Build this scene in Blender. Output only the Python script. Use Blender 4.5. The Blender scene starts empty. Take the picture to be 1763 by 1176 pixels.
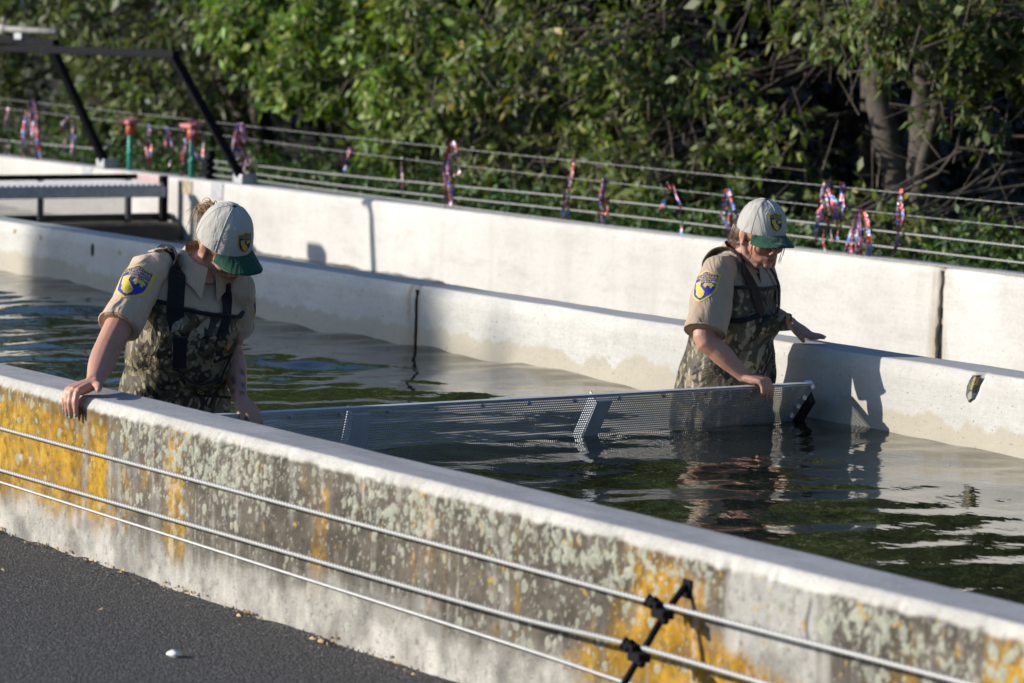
import bpy, bmesh, math, random
import numpy as np
from mathutils import Vector, Matrix, noise
from mathutils.bvhtree import BVHTree
R = math.radians
rng = np.random.default_rng(7)
random.seed(7)
SC = bpy.context.scene
COL = SC.collection

# ------------------------------------------------------------------ camera, sky, sun, exposure
cam_d = bpy.data.cameras.new('camera')
cam = bpy.data.objects.new('camera', cam_d)
COL.objects.link(cam)
CR = Vector((0.52249811, 0.85241784, 0.01948222))
CU = Vector((-0.09043373, 0.03268293, 0.99536605))
CF = Vector((-0.84783104, 0.52183872, -0.09416409))
CO = Vector((0.0, -4.7664, 1.7665))
m = Matrix((CR, CU, -CF)).transposed().to_4x4()
m.translation = CO
cam.matrix_world = m
cam_d.sensor_width = 36.0
cam_d.lens = 6300 / 1763 * 36
cam_d.clip_start = 0.1
cam_d.clip_end = 3000
cam_d.dof.use_dof = True
cam_d.dof.focus_distance = 12.3
cam_d.dof.aperture_fstop = 4.9
SC.camera = cam

SUN_DIR = Vector((0.65, 1.0, -0.42)).normalized()     # the way the light travels
world = bpy.data.worlds.new('World')
SC.world = world
world.use_nodes = True
wn = world.node_tree.nodes
sky = wn.new('ShaderNodeTexSky')
sky.sky_type = 'NISHITA'
sky.sun_disc = False
sky.sun_elevation = math.asin(-SUN_DIR.z)
sky.sun_rotation = math.atan2(-SUN_DIR.x, -SUN_DIR.y)
bg = wn['Background']
bg.inputs['Strength'].default_value = 0.115
sky.ozone_density = 5.0
world.node_tree.links.new(sky.outputs[0], bg.inputs[0])
sun_d = bpy.data.lights.new('sun', 'SUN')
sun_d.energy = 4.5
sun_d.angle = R(0.55)
sun_d.color = (1.0, 0.94, 0.845)
sun = bpy.data.objects.new('sun', sun_d)
sun.rotation_euler = SUN_DIR.to_track_quat('-Z', 'Y').to_euler()
COL.objects.link(sun)
SC.view_settings.view_transform = 'Standard'
SC.view_settings.look = 'None'
SC.view_settings.exposure = 0.34
SC.view_settings.gamma = 1.0
SC.view_settings.use_curve_mapping = False
SC.render.engine = 'CYCLES'
SC.cycles.use_denoising = True
SC.cycles.max_bounces = 8
SC.cycles.transparent_max_bounces = 16
SC.cycles.caustics_reflective = False
SC.cycles.caustics_refractive = False

# ------------------------------------------------------------------ helpers
def V3(a): return Vector(a)

def props(o, label=None, cat=None, group=None, kind=None):
    if label: o['label'] = label
    if cat: o['category'] = cat
    if group: o['group'] = group
    if kind: o['kind'] = kind
    return o

def link(name, me, mat=None, parent=None, smooth=False):
    o = bpy.data.objects.new(name, me)
    COL.objects.link(o)
    if mat is not None:
        me.materials.clear(); me.materials.append(mat)
    if parent is not None: o.parent = parent
    if smooth:
        me.polygons.foreach_set('use_smooth', np.ones(len(me.polygons), bool))
    return o

def mk(name, vf, mat, parent=None, smooth=False):
    me = bpy.data.meshes.new(name)
    v, f = vf
    me.from_pydata([tuple(map(float, p)) for p in v], [], [tuple(map(int, q)) for q in f])
    me.update()
    return link(name, me, mat, parent, smooth)

def mk_np(name, verts, faces, mat, parent=None, smooth=True, col=None):
    """quad or tri arrays straight into a mesh; col = per-vertex rgb"""
    me = bpy.data.meshes.new(name)
    verts = np.asarray(verts, np.float32); faces = np.asarray(faces, np.int32)
    n, k = faces.shape
    me.vertices.add(len(verts)); me.vertices.foreach_set('co', verts.ravel())
    me.loops.add(n * k); me.loops.foreach_set('vertex_index', faces.ravel())
    me.polygons.add(n)
    me.polygons.foreach_set('loop_start', np.arange(0, n * k, k, dtype=np.int32))
    me.polygons.foreach_set('loop_total', np.full(n, k, np.int32))
    me.update(calc_edges=True)
    if col is not None:
        a = me.color_attributes.new('tint', 'FLOAT_COLOR', 'POINT')
        c = np.ones((len(verts), 4), np.float32); c[:, :3] = col
        a.data.foreach_set('color', c.ravel())
    me.validate()
    return link(name, me, mat, parent, smooth)

def empty(name, loc=(0, 0, 0)):
    o = bpy.data.objects.new(name, None)
    o.location = loc
    o.empty_display_size = 0.1
    COL.objects.link(o)
    return o

def join(*vfs):
    V, F = [], []
    for v, f in vfs:
        k = len(V)
        V += [tuple(p) for p in v]
        F += [tuple(i + k for i in q) for q in f]
    return V, F

def box(c, s, rot=None, bev=0.0):
    bm = bmesh.new()
    bmesh.ops.create_cube(bm, size=1.0)
    for v in bm.verts: v.co = Vector((v.co.x * s[0], v.co.y * s[1], v.co.z * s[2]))
    if bev: bmesh.ops.bevel(bm, geom=bm.edges[:], offset=bev, segments=2, affect='EDGES', profile=0.6)
    M = Matrix.Translation(c)
    if rot is not None: M = M @ rot.to_4x4()
    bmesh.ops.transform(bm, matrix=M, verts=bm.verts)
    bm.verts.index_update()
    out = [v.co.copy() for v in bm.verts], [[v.index for v in f.verts] for f in bm.faces]
    bm.free()
    return out

def frames(pts):
    P = [Vector(p) for p in pts]
    T = []
    for i in range(len(P)):
        a = P[max(i - 1, 0)]; b = P[min(i + 1, len(P) - 1)]
        T.append((b - a).normalized())
    up = Vector((0, 0, 1)) if abs(T[0].z) < 0.9 else Vector((1, 0, 0))
    n = (up - T[0] * up.dot(T[0])).normalized()
    out = []
    for t in T:
        n = (n - t * n.dot(t)).normalized()
        out.append((t, n, t.cross(n)))
    return P, out

def tube(pts, rad, n=8, cap=True):
    P, fr = frames(pts)
    if not hasattr(rad, '__len__'): rad = [rad] * len(P)
    V, F = [], []
    for p, (t, a, b), r in zip(P, fr, rad):
        for k in range(n):
            w = 2 * math.pi * k / n
            V.append(p + (a * math.cos(w) + b * math.sin(w)) * r)
    for i in range(len(P) - 1):
        for k in range(n):
            k2 = (k + 1) % n
            F.append((i * n + k, i * n + k2, (i + 1) * n + k2, (i + 1) * n + k))
    if cap:
        F.append(tuple(range(n - 1, -1, -1)))
        F.append(tuple((len(P) - 1) * n + k for k in range(n)))
    return V, F

def bar(a, b, w, h=None, up=(0, 0, 1)):
    """square section bar from a to b"""
    a, b = Vector(a), Vector(b); h = h or w
    t = (b - a).normalized(); u = Vector(up)
    if abs(u.dot(t)) > 0.95: u = Vector((1, 0, 0))
    s = t.cross(u).normalized(); u = s.cross(t)
    Rm = Matrix((t, s, u)).transposed()
    return box((a + b) / 2, ((b - a).length, w, h), Rm, min(w, h) * 0.12)

def ellipsoid(c, r, axes=None, n=14, mrows=10):
    V, F = [], []
    c = Vector(c)
    if axes is None: axes = (Vector((1, 0, 0)), Vector((0, 1, 0)), Vector((0, 0, 1)))
    for i in range(mrows + 1):
        ph = math.pi * i / mrows
        if i in (0, mrows):
            V.append(c + axes[2] * (r[2] * math.cos(ph)))
            continue
        for k in range(n):
            w = 2 * math.pi * k / n
            V.append(c + axes[0] * (r[0] * math.sin(ph) * math.cos(w)) + axes[1] * (r[1] * math.sin(ph) * math.sin(w)) + axes[2] * (r[2] * math.cos(ph)))
    for k in range(n):
        F.append((0, 1 + k, 1 + (k + 1) % n))
    for i in range(mrows - 2):
        for k in range(n):
            a = 1 + i * n + k; b = 1 + i * n + (k + 1) % n
            F.append((a, a + n, b + n, b))
    last = len(V) - 1; base = 1 + (mrows - 2) * n
    for k in range(n):
        F.append((last, base + (k + 1) % n, base + k))
    return V, F

def loft(rings, n=28, cap0=True, cap1=True):
    """rings: (centre, left axis, front axis, half width, half depth)"""
    V, F = [], []
    for c, L, Fr, a, b in rings:
        c, L, Fr = Vector(c), Vector(L).normalized(), Vector(Fr).normalized()
        for k in range(n):
            w = 2 * math.pi * k / n
            cw, sw = math.cos(w), math.sin(w)
            e = 0.82
            x = math.copysign(abs(cw) ** e, cw) * a; y = math.copysign(abs(sw) ** e, sw) * b
            V.append(c + L * x + Fr * y)
    for i in range(len(rings) - 1):
        for k in range(n):
            k2 = (k + 1) % n
            F.append((i * n + k, (i + 1) * n + k, (i + 1) * n + k2, i * n + k2))
    if cap0: F.append(tuple(range(n)))
    if cap1: F.append(tuple((len(rings) - 1) * n + k for k in range(n - 1, -1, -1)))
    return V, F

def remesh(vf, voxel, smooth_it=3, fac=0.5):
    me = bpy.data.meshes.new('tmp')
    me.from_pydata([tuple(p) for p in vf[0]], [], vf[1])
    bm = bmesh.new(); bm.from_mesh(me)
    # every closed piece gets its normals pointing outward
    bmesh.ops.recalc_face_normals(bm, faces=bm.faces[:])
    bm.to_mesh(me); bm.free()
    o = bpy.data.objects.new('tmp', me); COL.objects.link(o)
    md = o.modifiers.new('r', 'REMESH'); md.mode = 'VOXEL'; md.voxel_size = voxel
    if smooth_it:
        s = o.modifiers.new('s', 'SMOOTH'); s.factor = fac; s.iterations = smooth_it
    dg = bpy.context.evaluated_depsgraph_get()
    out = bpy.data.meshes.new_from_object(o.evaluated_get(dg))
    bpy.data.objects.remove(o); bpy.data.meshes.remove(me)
    return out

def catmull(pts, per=6):
    P = [Vector(p) for p in pts]
    P = [P[0] * 2 - P[1]] + P + [P[-1] * 2 - P[-2]]
    out = []
    for i in range(1, len(P) - 2):
        for k in range(per):
            t = k / per
            a, b, c, d = P[i - 1:i + 3]
            out.append(0.5 * ((2 * b) + (c - a) * t + (2 * a - 5 * b + 4 * c - d) * t * t + (3 * b - a - 3 * c + d) * t ** 3))
    out.append(P[-2])
    return out

# value noise in numpy
_perm = np.random.default_rng(3).random((256, 256)).astype(np.float32)
def vnoise(x, y, s=0):
    x = np.asarray(x, np.float64) + s * 17.31; y = np.asarray(y, np.float64) + s * 9.77
    xi = np.floor(x).astype(int); yi = np.floor(y).astype(int)
    fx = x - xi; fy = y - yi
    fx = fx * fx * (3 - 2 * fx); fy = fy * fy * (3 - 2 * fy)
    g = lambda a, b: _perm[a & 255, b & 255]
    return (g(xi, yi) * (1 - fx) + g(xi + 1, yi) * fx) * (1 - fy) + (g(xi, yi + 1) * (1 - fx) + g(xi + 1, yi + 1) * fx) * fy
def fbm(x, y, s=0, o=4):
    r = 0; a = 0.5; t = 0
    for i in range(o):
        r = r + a * vnoise(x * 2 ** i, y * 2 ** i, s + i * 3.1); t += a; a *= 0.55
    return r / t
def sstep(a, b, x):
    t = np.clip((x - a) / (b - a), 0, 1)
    return t * t * (3 - 2 * t)

# ------------------------------------------------------------------ materials
class NT:
    def __init__(s, name):
        s.m = bpy.data.materials.new(name); s.m.use_nodes = True
        s.t = s.m.node_tree; s.n = s.t.nodes; s.b = s.n['Principled BSDF']; s.out = s.n['Material Output']
    def new(s, ty, **k):
        n = s.n.new(ty)
        for a, v in k.items():
            if a[0] == 'i' and a[1:].isdigit(): s.set(n.inputs[int(a[1:])], v)
            elif hasattr(n, a): setattr(n, a, v)
            else: s.set(n.inputs[a.replace('_', ' ')], v)
        return n
    def set(s, inp, v):
        if isinstance(v, bpy.types.NodeSocket): s.t.links.new(v, inp)
        else: inp.default_value = v
    def coord(s, scale=(1, 1, 1)):
        tc = s.new('ShaderNodeTexCoord'); mp = s.new('ShaderNodeMapping')
        s.t.links.new(tc.outputs['Object'], mp.inputs[0]); mp.inputs['Scale'].default_value = scale
        return mp.outputs[0]
    def noise(s, scale, vec=None, detail=4, rough=0.55, dist=0):
        n = s.new('ShaderNodeTexNoise'); n.inputs['Scale'].default_value = scale; n.inputs['Detail'].default_value = detail
        n.inputs['Roughness'].default_value = rough; n.inputs['Distortion'].default_value = dist
        s.t.links.new(vec if vec is not None else s.coord(), n.inputs['Vector'])
        return n.outputs[0]
    def ramp(s, fac, stops):
        r = s.new('ShaderNodeValToRGB'); s.t.links.new(fac, r.inputs[0])
        e = r.color_ramp.elements
        while len(e) < len(stops): e.new(0.5)
        for q, (p, c) in zip(e, stops):
            q.position = p; q.color = (*c, 1) if hasattr(c, '__len__') else (c, c, c, 1)
        return r.outputs[0]
    def mix(s, f, a, b, mode='MIX'):
        n = s.new('ShaderNodeMix'); n.data_type = 'RGBA'; n.blend_type = mode
        s.set(n.inputs[0], f)
        for i, v in ((6, a), (7, b)):
            s.set(n.inputs[i], (*v, 1) if isinstance(v, tuple) else v)
        return n.outputs[2]
    def math(s, op, a, b=0.0):
        n = s.new('ShaderNodeMath'); n.operation = op; s.set(n.inputs[0], a); s.set(n.inputs[1], b)
        return n.outputs[0]
    def bump(s, h, strength=0.3, dist=0.01, normal=None):
        n = s.new('ShaderNodeBump'); n.inputs['Strength'].default_value = strength; n.inputs['Distance'].default_value = dist
        s.t.links.new(h, n.inputs['Height'])
        if normal is not None: s.t.links.new(normal, n.inputs['Normal'])
        s.t.links.new(n.outputs[0], s.b.inputs['Normal'])
        return n.outputs[0]
    def base(s, c):
        s.set(s.b.inputs['Base Color'], (*c, 1) if isinstance(c, tuple) else c)
    def p(s, **k):
        for a, v in k.items(): s.set(s.b.inputs[a.replace('_', ' ')], v)

def simple(name, c, rough=0.6, metal=0.0, var=0.15, scale=30, bump=0.0, bscale=None, spec=0.5):
    t = NT(name)
    nz = t.noise(scale)
    lo = tuple(x * (1 - var) for x in c); hi = tuple(min(1, x * (1 + var)) for x in c)
    t.base(t.ramp(nz, [(0.3, lo), (0.7, hi)]))
    t.p(Roughness=rough, Metallic=metal)
    t.b.inputs['Specular IOR Level'].default_value = spec
    if bump: t.bump(t.noise(bscale or scale * 3), bump, 0.004)
    return t.m

MAT = {}
def concrete(name, base, tide=None, streak=0.5, joint=None):
    t = NT(name)
    big = t.noise(1.3, detail=5); fine = t.noise(45, detail=5, rough=0.7)
    st = t.noise(9, t.coord((1, 1, 0.07)), detail=4)
    c = t.ramp(big, [(0.3, tuple(x * 0.86 for x in base)), (0.7, tuple(x * 1.08 for x in base))])
    c = t.mix(t.math('MULTIPLY', t.ramp(st, [(0.5, 0.0), (0.75, 1.0)]), 0.35 * streak), c, (0.36, 0.31, 0.24))
    c = t.mix(t.ramp(fine, [(0.35, 0.14), (0.6, 0.0)]), c, (0.22, 0.20, 0.17))
    # hairline form-board marks
    hl = t.noise(2.0, t.coord((0.6, 1, 16)), detail=6, rough=0.7)
    c = t.mix(t.ramp(hl, [(0.485, 0.0), (0.50, 0.16), (0.515, 0.0)]), c, (0.2, 0.18, 0.15))
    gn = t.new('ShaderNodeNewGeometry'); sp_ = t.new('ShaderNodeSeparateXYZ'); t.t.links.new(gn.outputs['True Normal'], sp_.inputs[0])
    c = t.mix(t.math('MULTIPLY', t.ramp(sp_.outputs[2], [(0.80, 0.0), (0.97, 1.0)]), 0.8), c, tuple(x * y for x, y in zip(base, (0.62, 0.64, 0.69))))  # upward faces greyed: weathering plus a bluish skylight tone put into the colour
    if tide:
        sep = t.new('ShaderNodeSeparateXYZ'); t.t.links.new(t.coord(), sep.inputs[0])
        nz = t.noise(3.2, t.coord((1, 0, 0.35)), detail=3, rough=0.6)
        nz2 = t.noise(11, t.coord((1, 0, 0.3)), detail=2)
        h = t.math('ADD', sep.outputs[2], t.math('MULTIPLY', t.math('ADD', nz, t.math('MULTIPLY', nz2, 0.35)), -0.20))
        mk_ = t.ramp(t.math('ADD', t.math('MULTIPLY', h, 4.0), tide[0]), [(0.435, 0.62), (0.505, 0.0)])
        c = t.mix(mk_, c, tide[1])
    if joint is not None:
        sj = t.new('ShaderNodeSeparateXYZ'); t.t.links.new(t.coord(), sj.inputs[0])
        dx = t.math('ABSOLUTE', t.math('ADD', sj.outputs[0], t.math('ADD', -joint, t.math('MULTIPLY', t.math('SUBTRACT', t.noise(14, t.coord((1, 1, 0.25)), detail=4), 0.5), 0.12))))
        w_ = t.math('MULTIPLY', t.ramp(dx, [(0.02, 0.75), (0.10, 0.0)]), t.ramp(t.noise(20, t.coord((1, 1, 0.12)), detail=5), [(0.36, 0.0), (0.6, 1.0)]))
        c = t.mix(w_, c, (0.30, 0.215, 0.12))
    # blotchy weathering and pits
    c = t.mix(t.ramp(t.noise(5, t.coord((0.6, 1, 1.6)), detail=7, rough=0.72), [(0.50, 0.0), (0.72, 0.42)]), c, (0.34, 0.325, 0.295))
    c = t.mix(t.ramp(t.noise(85, detail=2), [(0.26, 0.75), (0.33, 0.0)]), c, (0.17, 0.155, 0.13))
    t.base(c)
    t.p(Roughness=0.88)
    t.bump(t.noise(70, detail=6, rough=0.7), 0.35, 0.006)
    return t.m

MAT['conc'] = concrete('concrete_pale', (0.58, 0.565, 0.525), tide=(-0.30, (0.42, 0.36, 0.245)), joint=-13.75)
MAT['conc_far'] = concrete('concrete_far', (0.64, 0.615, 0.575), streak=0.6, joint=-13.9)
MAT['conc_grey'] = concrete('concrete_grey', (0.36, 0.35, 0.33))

t = NT('lichened_concrete')
at = t.new('ShaderNodeVertexColor'); at.layer_name = 'tint'
fine = t.noise(160, detail=4, rough=0.7)
c = t.mix(0.8, at.outputs[0], t.ramp(fine, [(0.25, 0.62), (0.5, 1.0), (0.8, 1.25)]), 'MULTIPLY')
t.base(c); t.p(Roughness=0.93)
t.b.inputs['Specular IOR Level'].default_value = 0.25
t.bump(t.noise(110, detail=6, rough=0.75), 0.55, 0.008)
MAT['lichen'] = t.m

t = NT('asphalt')
vo = t.new('ShaderNodeTexVoronoi'); vo.inputs['Scale'].default_value = 130; t.t.links.new(t.coord(), vo.inputs['Vector'])
vo2 = t.new('ShaderNodeTexVoronoi'); vo2.inputs['Scale'].default_value = 230; t.t.links.new(t.coord(), vo2.inputs['Vector'])
bigs = t.noise(2.2, detail=5)
c = t.ramp(vo.outputs['Color'], [(0.1, (0.045, 0.043, 0.047)), (0.55, (0.085, 0.082, 0.085)), (0.80, (0.15, 0.145, 0.145)), (0.97, (0.30, 0.285, 0.27))])
c = t.mix(t.ramp(bigs, [(0.4, 0.0), (0.75, 0.5)]), c, (0.085, 0.08, 0.075))
pt_ = t.noise(38, detail=5, rough=0.8)
c = t.mix(t.ramp(pt_, [(0.56, 0.0), (0.66, 0.75)]), c, (0.125, 0.115, 0.105))
c = t.mix(t.ramp(t.noise(26, detail=6, rough=0.8), [(0.30, 0.7), (0.42, 0.0)]), c, (0.022, 0.021, 0.022))
t.base(c); t.p(Roughness=0.82)
h = t.math('ADD', t.math('MULTIPLY', vo.outputs['Distance'], -1.1), t.math('ADD', t.math('MULTIPLY', vo2.outputs['Distance'], -0.5), t.math('MULTIPLY', t.noise(45, detail=6, rough=0.8), 0.9)))
t.bump(h, 1.0, 0.022)
MAT['asphalt'] = t.m

t = NT('water')
t.base((0.010, 0.013, 0.009)); t.p(Roughness=0.0, IOR=1.40)
n1 = t.noise(6.0, t.coord((1.0, 1.3, 1)), detail=3, rough=0.5)
n2 = t.noise(26, t.coord((1, 1.2, 1)), detail=2)
t.bump(t.math('ADD', n1, t.math('MULTIPLY', n2, 0.07)), 0.19, 0.02)
MAT['water'] = t.m
t = NT('churned_water')
t.base(t.ramp(t.noise(9, detail=6, rough=0.75), [(0.5, (0.02, 0.022, 0.02)), (0.72, (0.35, 0.35, 0.34))])); t.p(Roughness=0.12, IOR=1.34)
t.bump(t.noise(14, detail=5), 0.9, 0.05)
MAT['churn'] = t.m

def leaf_mat(name):
    t = NT(name)
    at = t.new('ShaderNodeVertexColor'); at.layer_name = 'tint'
    t.base(at.outputs[0]); t.p(Roughness=0.5)
    t.b.inputs['Specular IOR Level'].default_value = 0.32
    tr = t.new('ShaderNodeBsdfTranslucent')
    t.set(tr.inputs[0], t.mix(1.0, at.outputs[0], (1.0, 1.15, 0.45), 'MULTIPLY'))
    mx = t.new('ShaderNodeMixShader'); mx.inputs[0].default_value = 0.30
    t.t.links.new(t.b.outputs[0], mx.inputs[1]); t.t.links.new(tr.outputs[0], mx.inputs[2])
    t.t.links.new(mx.outputs[0], t.out.inputs[0])
    return t.m
MAT['leaf'] = leaf_mat('leaf')
MAT['bark'] = simple('bark', (0.075, 0.062, 0.050), 0.9, var=0.45, scale=18, bump=0.8, bscale=40)
MAT['soil'] = simple('leaf_litter', (0.028, 0.022, 0.015), 0.95, var=0.5, scale=6, bump=0.6, bscale=30)
MAT['black'] = simple('black_iron', (0.010, 0.010, 0.013), 0.85, metal=0.0, var=0.3, scale=20, bump=0.15, spec=0.12)
MAT['steel'] = simple('galvanised_steel', (0.40, 0.41, 0.43), 0.55, metal=0.4, var=0.2, scale=25)
MAT['cable'] = simple('wire_rope', (0.40, 0.40, 0.40), 0.5, metal=0.35, var=0.25, scale=60)
MAT['alu'] = simple('aluminium_sheet', (0.70, 0.72, 0.76), 0.45, metal=0.45, var=0.12, scale=12)
MAT['darkrub'] = simple('dark_brush', (0.02, 0.02, 0.022), 0.9, var=0.3)
MAT['green'] = simple('green_paint', (0.03, 0.30, 0.20), 0.5, var=0.15)
MAT['pink'] = simple('faded_red_paint', (0.62, 0.20, 0.20), 0.6, var=0.15)
MAT['orange'] = simple('orange_plastic', (0.62, 0.12, 0.05), 0.5, var=0.12)
MAT['pinkpatch'] = simple('pink_stain', (0.58, 0.36, 0.35), 0.85, var=0.2, scale=14)
MAT['crack'] = simple('crack_shadow', (0.035, 0.033, 0.03), 0.95, var=0.4)
MAT['rust'] = simple('stained_edge', (0.40, 0.33, 0.235), 0.95, var=0.4, scale=20)
MAT['white'] = simple('white_plastic', (0.72, 0.72, 0.70), 0.5, var=0.05)
MAT['pebble'] = simple('white_stone', (0.74, 0.74, 0.73), 0.6, var=0.08, bump=0.4)
MAT['drygrass'] = simple('dry_leaf', (0.48, 0.33, 0.18), 0.8, var=0.3)
MAT['nail'] = simple('blue_polish', (0.14, 0.42, 0.58), 0.25, var=0.05)

def cloth(name, c, rough=0.85, scale=260, var=0.10):
    t = NT(name)
    nz = t.noise(6, detail=4); wv = t.noise(scale, detail=2)
    lo = tuple(x * (1 - var) for x in c); hi = tuple(min(1, x * (1 + var)) for x in c)
    t.base(t.ramp(nz, [(0.3, lo), (0.7, hi)])); t.p(Roughness=rough)
    t.b.inputs['Sheen Weight'].default_value = 0.15
    t.b.inputs['Specular IOR Level'].default_value = 0.2
    f = t.noise(13, t.coord((1, 1, 0.55)), detail=3, dist=1.2)
    t.bump(t.math('ADD', t.math('MULTIPLY', f, 1.0), t.math('MULTIPLY', wv, 0.05)), 0.75, 0.022)
    return t.m
MAT['shirt'] = cloth('tan_twill', (0.53, 0.40, 0.285))
MAT['shirt2'] = cloth('brown_tan_twill', (0.43, 0.33, 0.235))
MAT['cap'] = cloth('cap_cotton', (0.44, 0.425, 0.385), var=0.05)
MAT['bill'] = cloth('green_cotton', (0.008, 0.060, 0.036), var=0.08)
MAT['strap'] = cloth('black_webbing', (0.013, 0.013, 0.015))
MAT['strap2'] = cloth('brown_webbing', (0.045, 0.030, 0.024))
MAT['seam'] = cloth('seam_thread', (0.56, 0.53, 0.47), var=0.03)
MAT['spall'] = simple('spalled_core', (0.11, 0.115, 0.095), 0.95, var=0.6, scale=60, bump=0.6)
MAT['lip'] = simple('lichen_lip', (0.33, 0.27, 0.11), 0.9, var=0.5, scale=90)
MAT['yellow'] = simple('yellow_thread', (0.64, 0.47, 0.06), 0.7, var=0.12, scale=200)
MAT['blue'] = simple('blue_thread', (0.012, 0.03, 0.32), 0.7, var=0.12, scale=200)
MAT['dyellow'] = simple('dull_yellow_thread', (0.55, 0.40, 0.06), 0.7, var=0.15, scale=200)
MAT['navy'] = simple('navy_thread', (0.012, 0.018, 0.13), 0.7, var=0.12, scale=200)
MAT['logo'] = simple('orange_print', (0.55, 0.14, 0.04), 0.6)

t = NT('camouflage')
dn = t.new('ShaderNodeTexNoise'); dn.inputs['Scale'].default_value = 14; dn.inputs['Detail'].default_value = 2
t.t.links.new(t.coord(), dn.inputs['Vector'])
def camo_map(ang, stretch, warp=0.02):
    mp = t.new('ShaderNodeMapping')
    t.t.links.new(t.mix(warp, t.coord(), dn.outputs['Color'], 'ADD'), mp.inputs[0])
    mp.inputs['Rotation'].default_value = (ang, ang * 0.6, 0.4)
    m2 = t.new('ShaderNodeMapping'); t.t.links.new(mp.outputs[0], m2.inputs[0]); m2.inputs['Scale'].default_value = (1, 1, stretch)
    return m2.outputs[0]
vo = t.new('ShaderNodeTexVoronoi'); vo.inputs['Scale'].default_value = 40; t.t.links.new(camo_map(0.6, 0.40, 0.010), vo.inputs['Vector'])
sepc = t.new('ShaderNodeSeparateColor'); t.t.links.new(vo.outputs['Color'], sepc.inputs[0])
c = t.ramp(sepc.outputs[0], [(0.0, (0.010, 0.009, 0.007)), (0.25, (0.045, 0.037, 0.025)), (0.5, (0.13, 0.10, 0.06)), (0.66, (0.055, 0.053, 0.030)), (0.82, (0.22, 0.175, 0.105)), (1.0, (0.34, 0.29, 0.20))])
vo3 = t.new('ShaderNodeTexVoronoi'); vo3.inputs['Scale'].default_value = 52; t.t.links.new(camo_map(-0.9, 0.36, 0.008), vo3.inputs['Vector'])
sep3 = t.new('ShaderNodeSeparateColor'); t.t.links.new(vo3.outputs['Color'], sep3.inputs[0])
c = t.mix(t.math('MULTIPLY', t.ramp(sep3.outputs[1], [(0.62, 0.0), (0.63, 0.9)]), t.ramp(vo3.outputs['Distance'], [(0.42, 1.0), (0.5, 0.0)])), c, t.ramp(sep3.outputs[0], [(0.0, (0.012, 0.010, 0.008)), (0.4, (0.085, 0.068, 0.04)), (0.75, (0.26, 0.20, 0.115)), (1.0, (0.42, 0.36, 0.25))]))
for sc, ang, stretch, th, c0, c1 in ((62, 0.35, 0.15, 0.74, (0.30, 0.235, 0.135), (0.46, 0.40, 0.28)), (66, -0.7, 0.14, 0.76, (0.16, 0.12, 0.07), (0.34, 0.27, 0.15)), (52, 1.1, 0.16, 0.80, (0.24, 0.185, 0.10), (0.40, 0.33, 0.20)), (48, -0.2, 0.16, 0.78, (0.008, 0.007, 0.006), (0.02, 0.017, 0.012))):
    vb = t.new('ShaderNodeTexVoronoi'); vb.inputs['Scale'].default_value = sc; t.t.links.new(camo_map(ang, stretch, 0.012), vb.inputs['Vector'])
    sb = t.new('ShaderNodeSeparateColor'); t.t.links.new(vb.outputs['Color'], sb.inputs[0])
    c = t.mix(t.math('MULTIPLY', t.ramp(sb.outputs[1], [(th, 0.0), (th + 0.01, 0.95)]), t.ramp(vb.outputs['Distance'], [(0.34, 1.0), (0.40, 0.0)])), c, t.ramp(sb.outputs[0], [(0.0, c0), (1.0, c1)]))
shade = t.noise(5, detail=3)
c = t.mix(0.8, c, t.ramp(shade, [(0.35, 0.5), (0.65, 1.25)]), 'MULTIPLY')
t.base(c); t.p(Roughness=0.62)
t.b.inputs['Specular IOR Level'].default_value = 0.35
t.bump(t.noise(9, t.coord((1, 1, 0.8)), detail=4, dist=1.0), 0.9, 0.03)
MAT['camo'] = t.m

t = NT('twisted_strand')
at = t.new('ShaderNodeVertexColor'); at.layer_name = 'tint'
t.base(at.outputs[0]); t.p(Roughness=0.45, Metallic=0.25)
MAT['strand'] = t.m

t = NT('skin')
at = t.new('ShaderNodeVertexColor'); at.layer_name = 'tint'
mot = t.noise(55, detail=3)
t.base(t.mix(0.5, at.outputs[0], t.ramp(mot, [(0.3, (0.88, 0.84, 0.82)), (0.7, (1.1, 1.08, 1.06))]), 'MULTIPLY'))
t.p(Roughness=0.5); t.b.inputs['Subsurface Weight'].default_value = 0.12
t.b.inputs['Subsurface Radius'].default_value = (0.01, 0.004, 0.002); t.b.inputs['Subsurface Scale'].default_value = 0.5
t.bump(t.noise(220, detail=3), 0.15, 0.003)
MAT['skin'] = t.m
MAT['hair1'] = simple('dark_blond_hair', (0.40, 0.255, 0.125), 0.45, var=0.45, scale=120)
MAT['hair2'] = simple('brown_hair', (0.13, 0.075, 0.042), 0.45, var=0.4, scale=120)

t = NT('foil')
oi = t.new('ShaderNodeObjectInfo')
tc = t.new('ShaderNodeTexCoord'); mp = t.new('ShaderNodeMapping'); mp.inputs['Scale'].default_value = (6, 6, 26)
t.t.links.new(tc.outputs['Object'], mp.inputs[0])
nz = t.new('ShaderNodeTexNoise'); nz.noise_dimensions = '4D'; nz.inputs['Scale'].default_value = 1.0; nz.inputs['Detail'].default_value = 2
t.t.links.new(mp.outputs[0], nz.inputs['Vector']); t.set(nz.inputs['W'], t.math('MULTIPLY', oi.outputs['Random'], 40))
t.base(t.ramp(nz.outputs[0], [(0.30, (0.05, 0.11, 0.42)), (0.40, (0.10, 0.20, 0.58)), (0.44, (0.62, 0.65, 0.72)), (0.47, (0.36, 0.02, 0.04)), (0.54, (0.44, 0.05, 0.04)), (0.57, (0.60, 0.58, 0.62)), (0.60, (0.16, 0.05, 0.16)), (0.70, (0.08, 0.15, 0.48))]))
t.p(Roughness=0.36, Metallic=0.35)
t.bump(t.noise(60, detail=2), 0.6, 0.01)
MAT['foil'] = t.m

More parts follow.
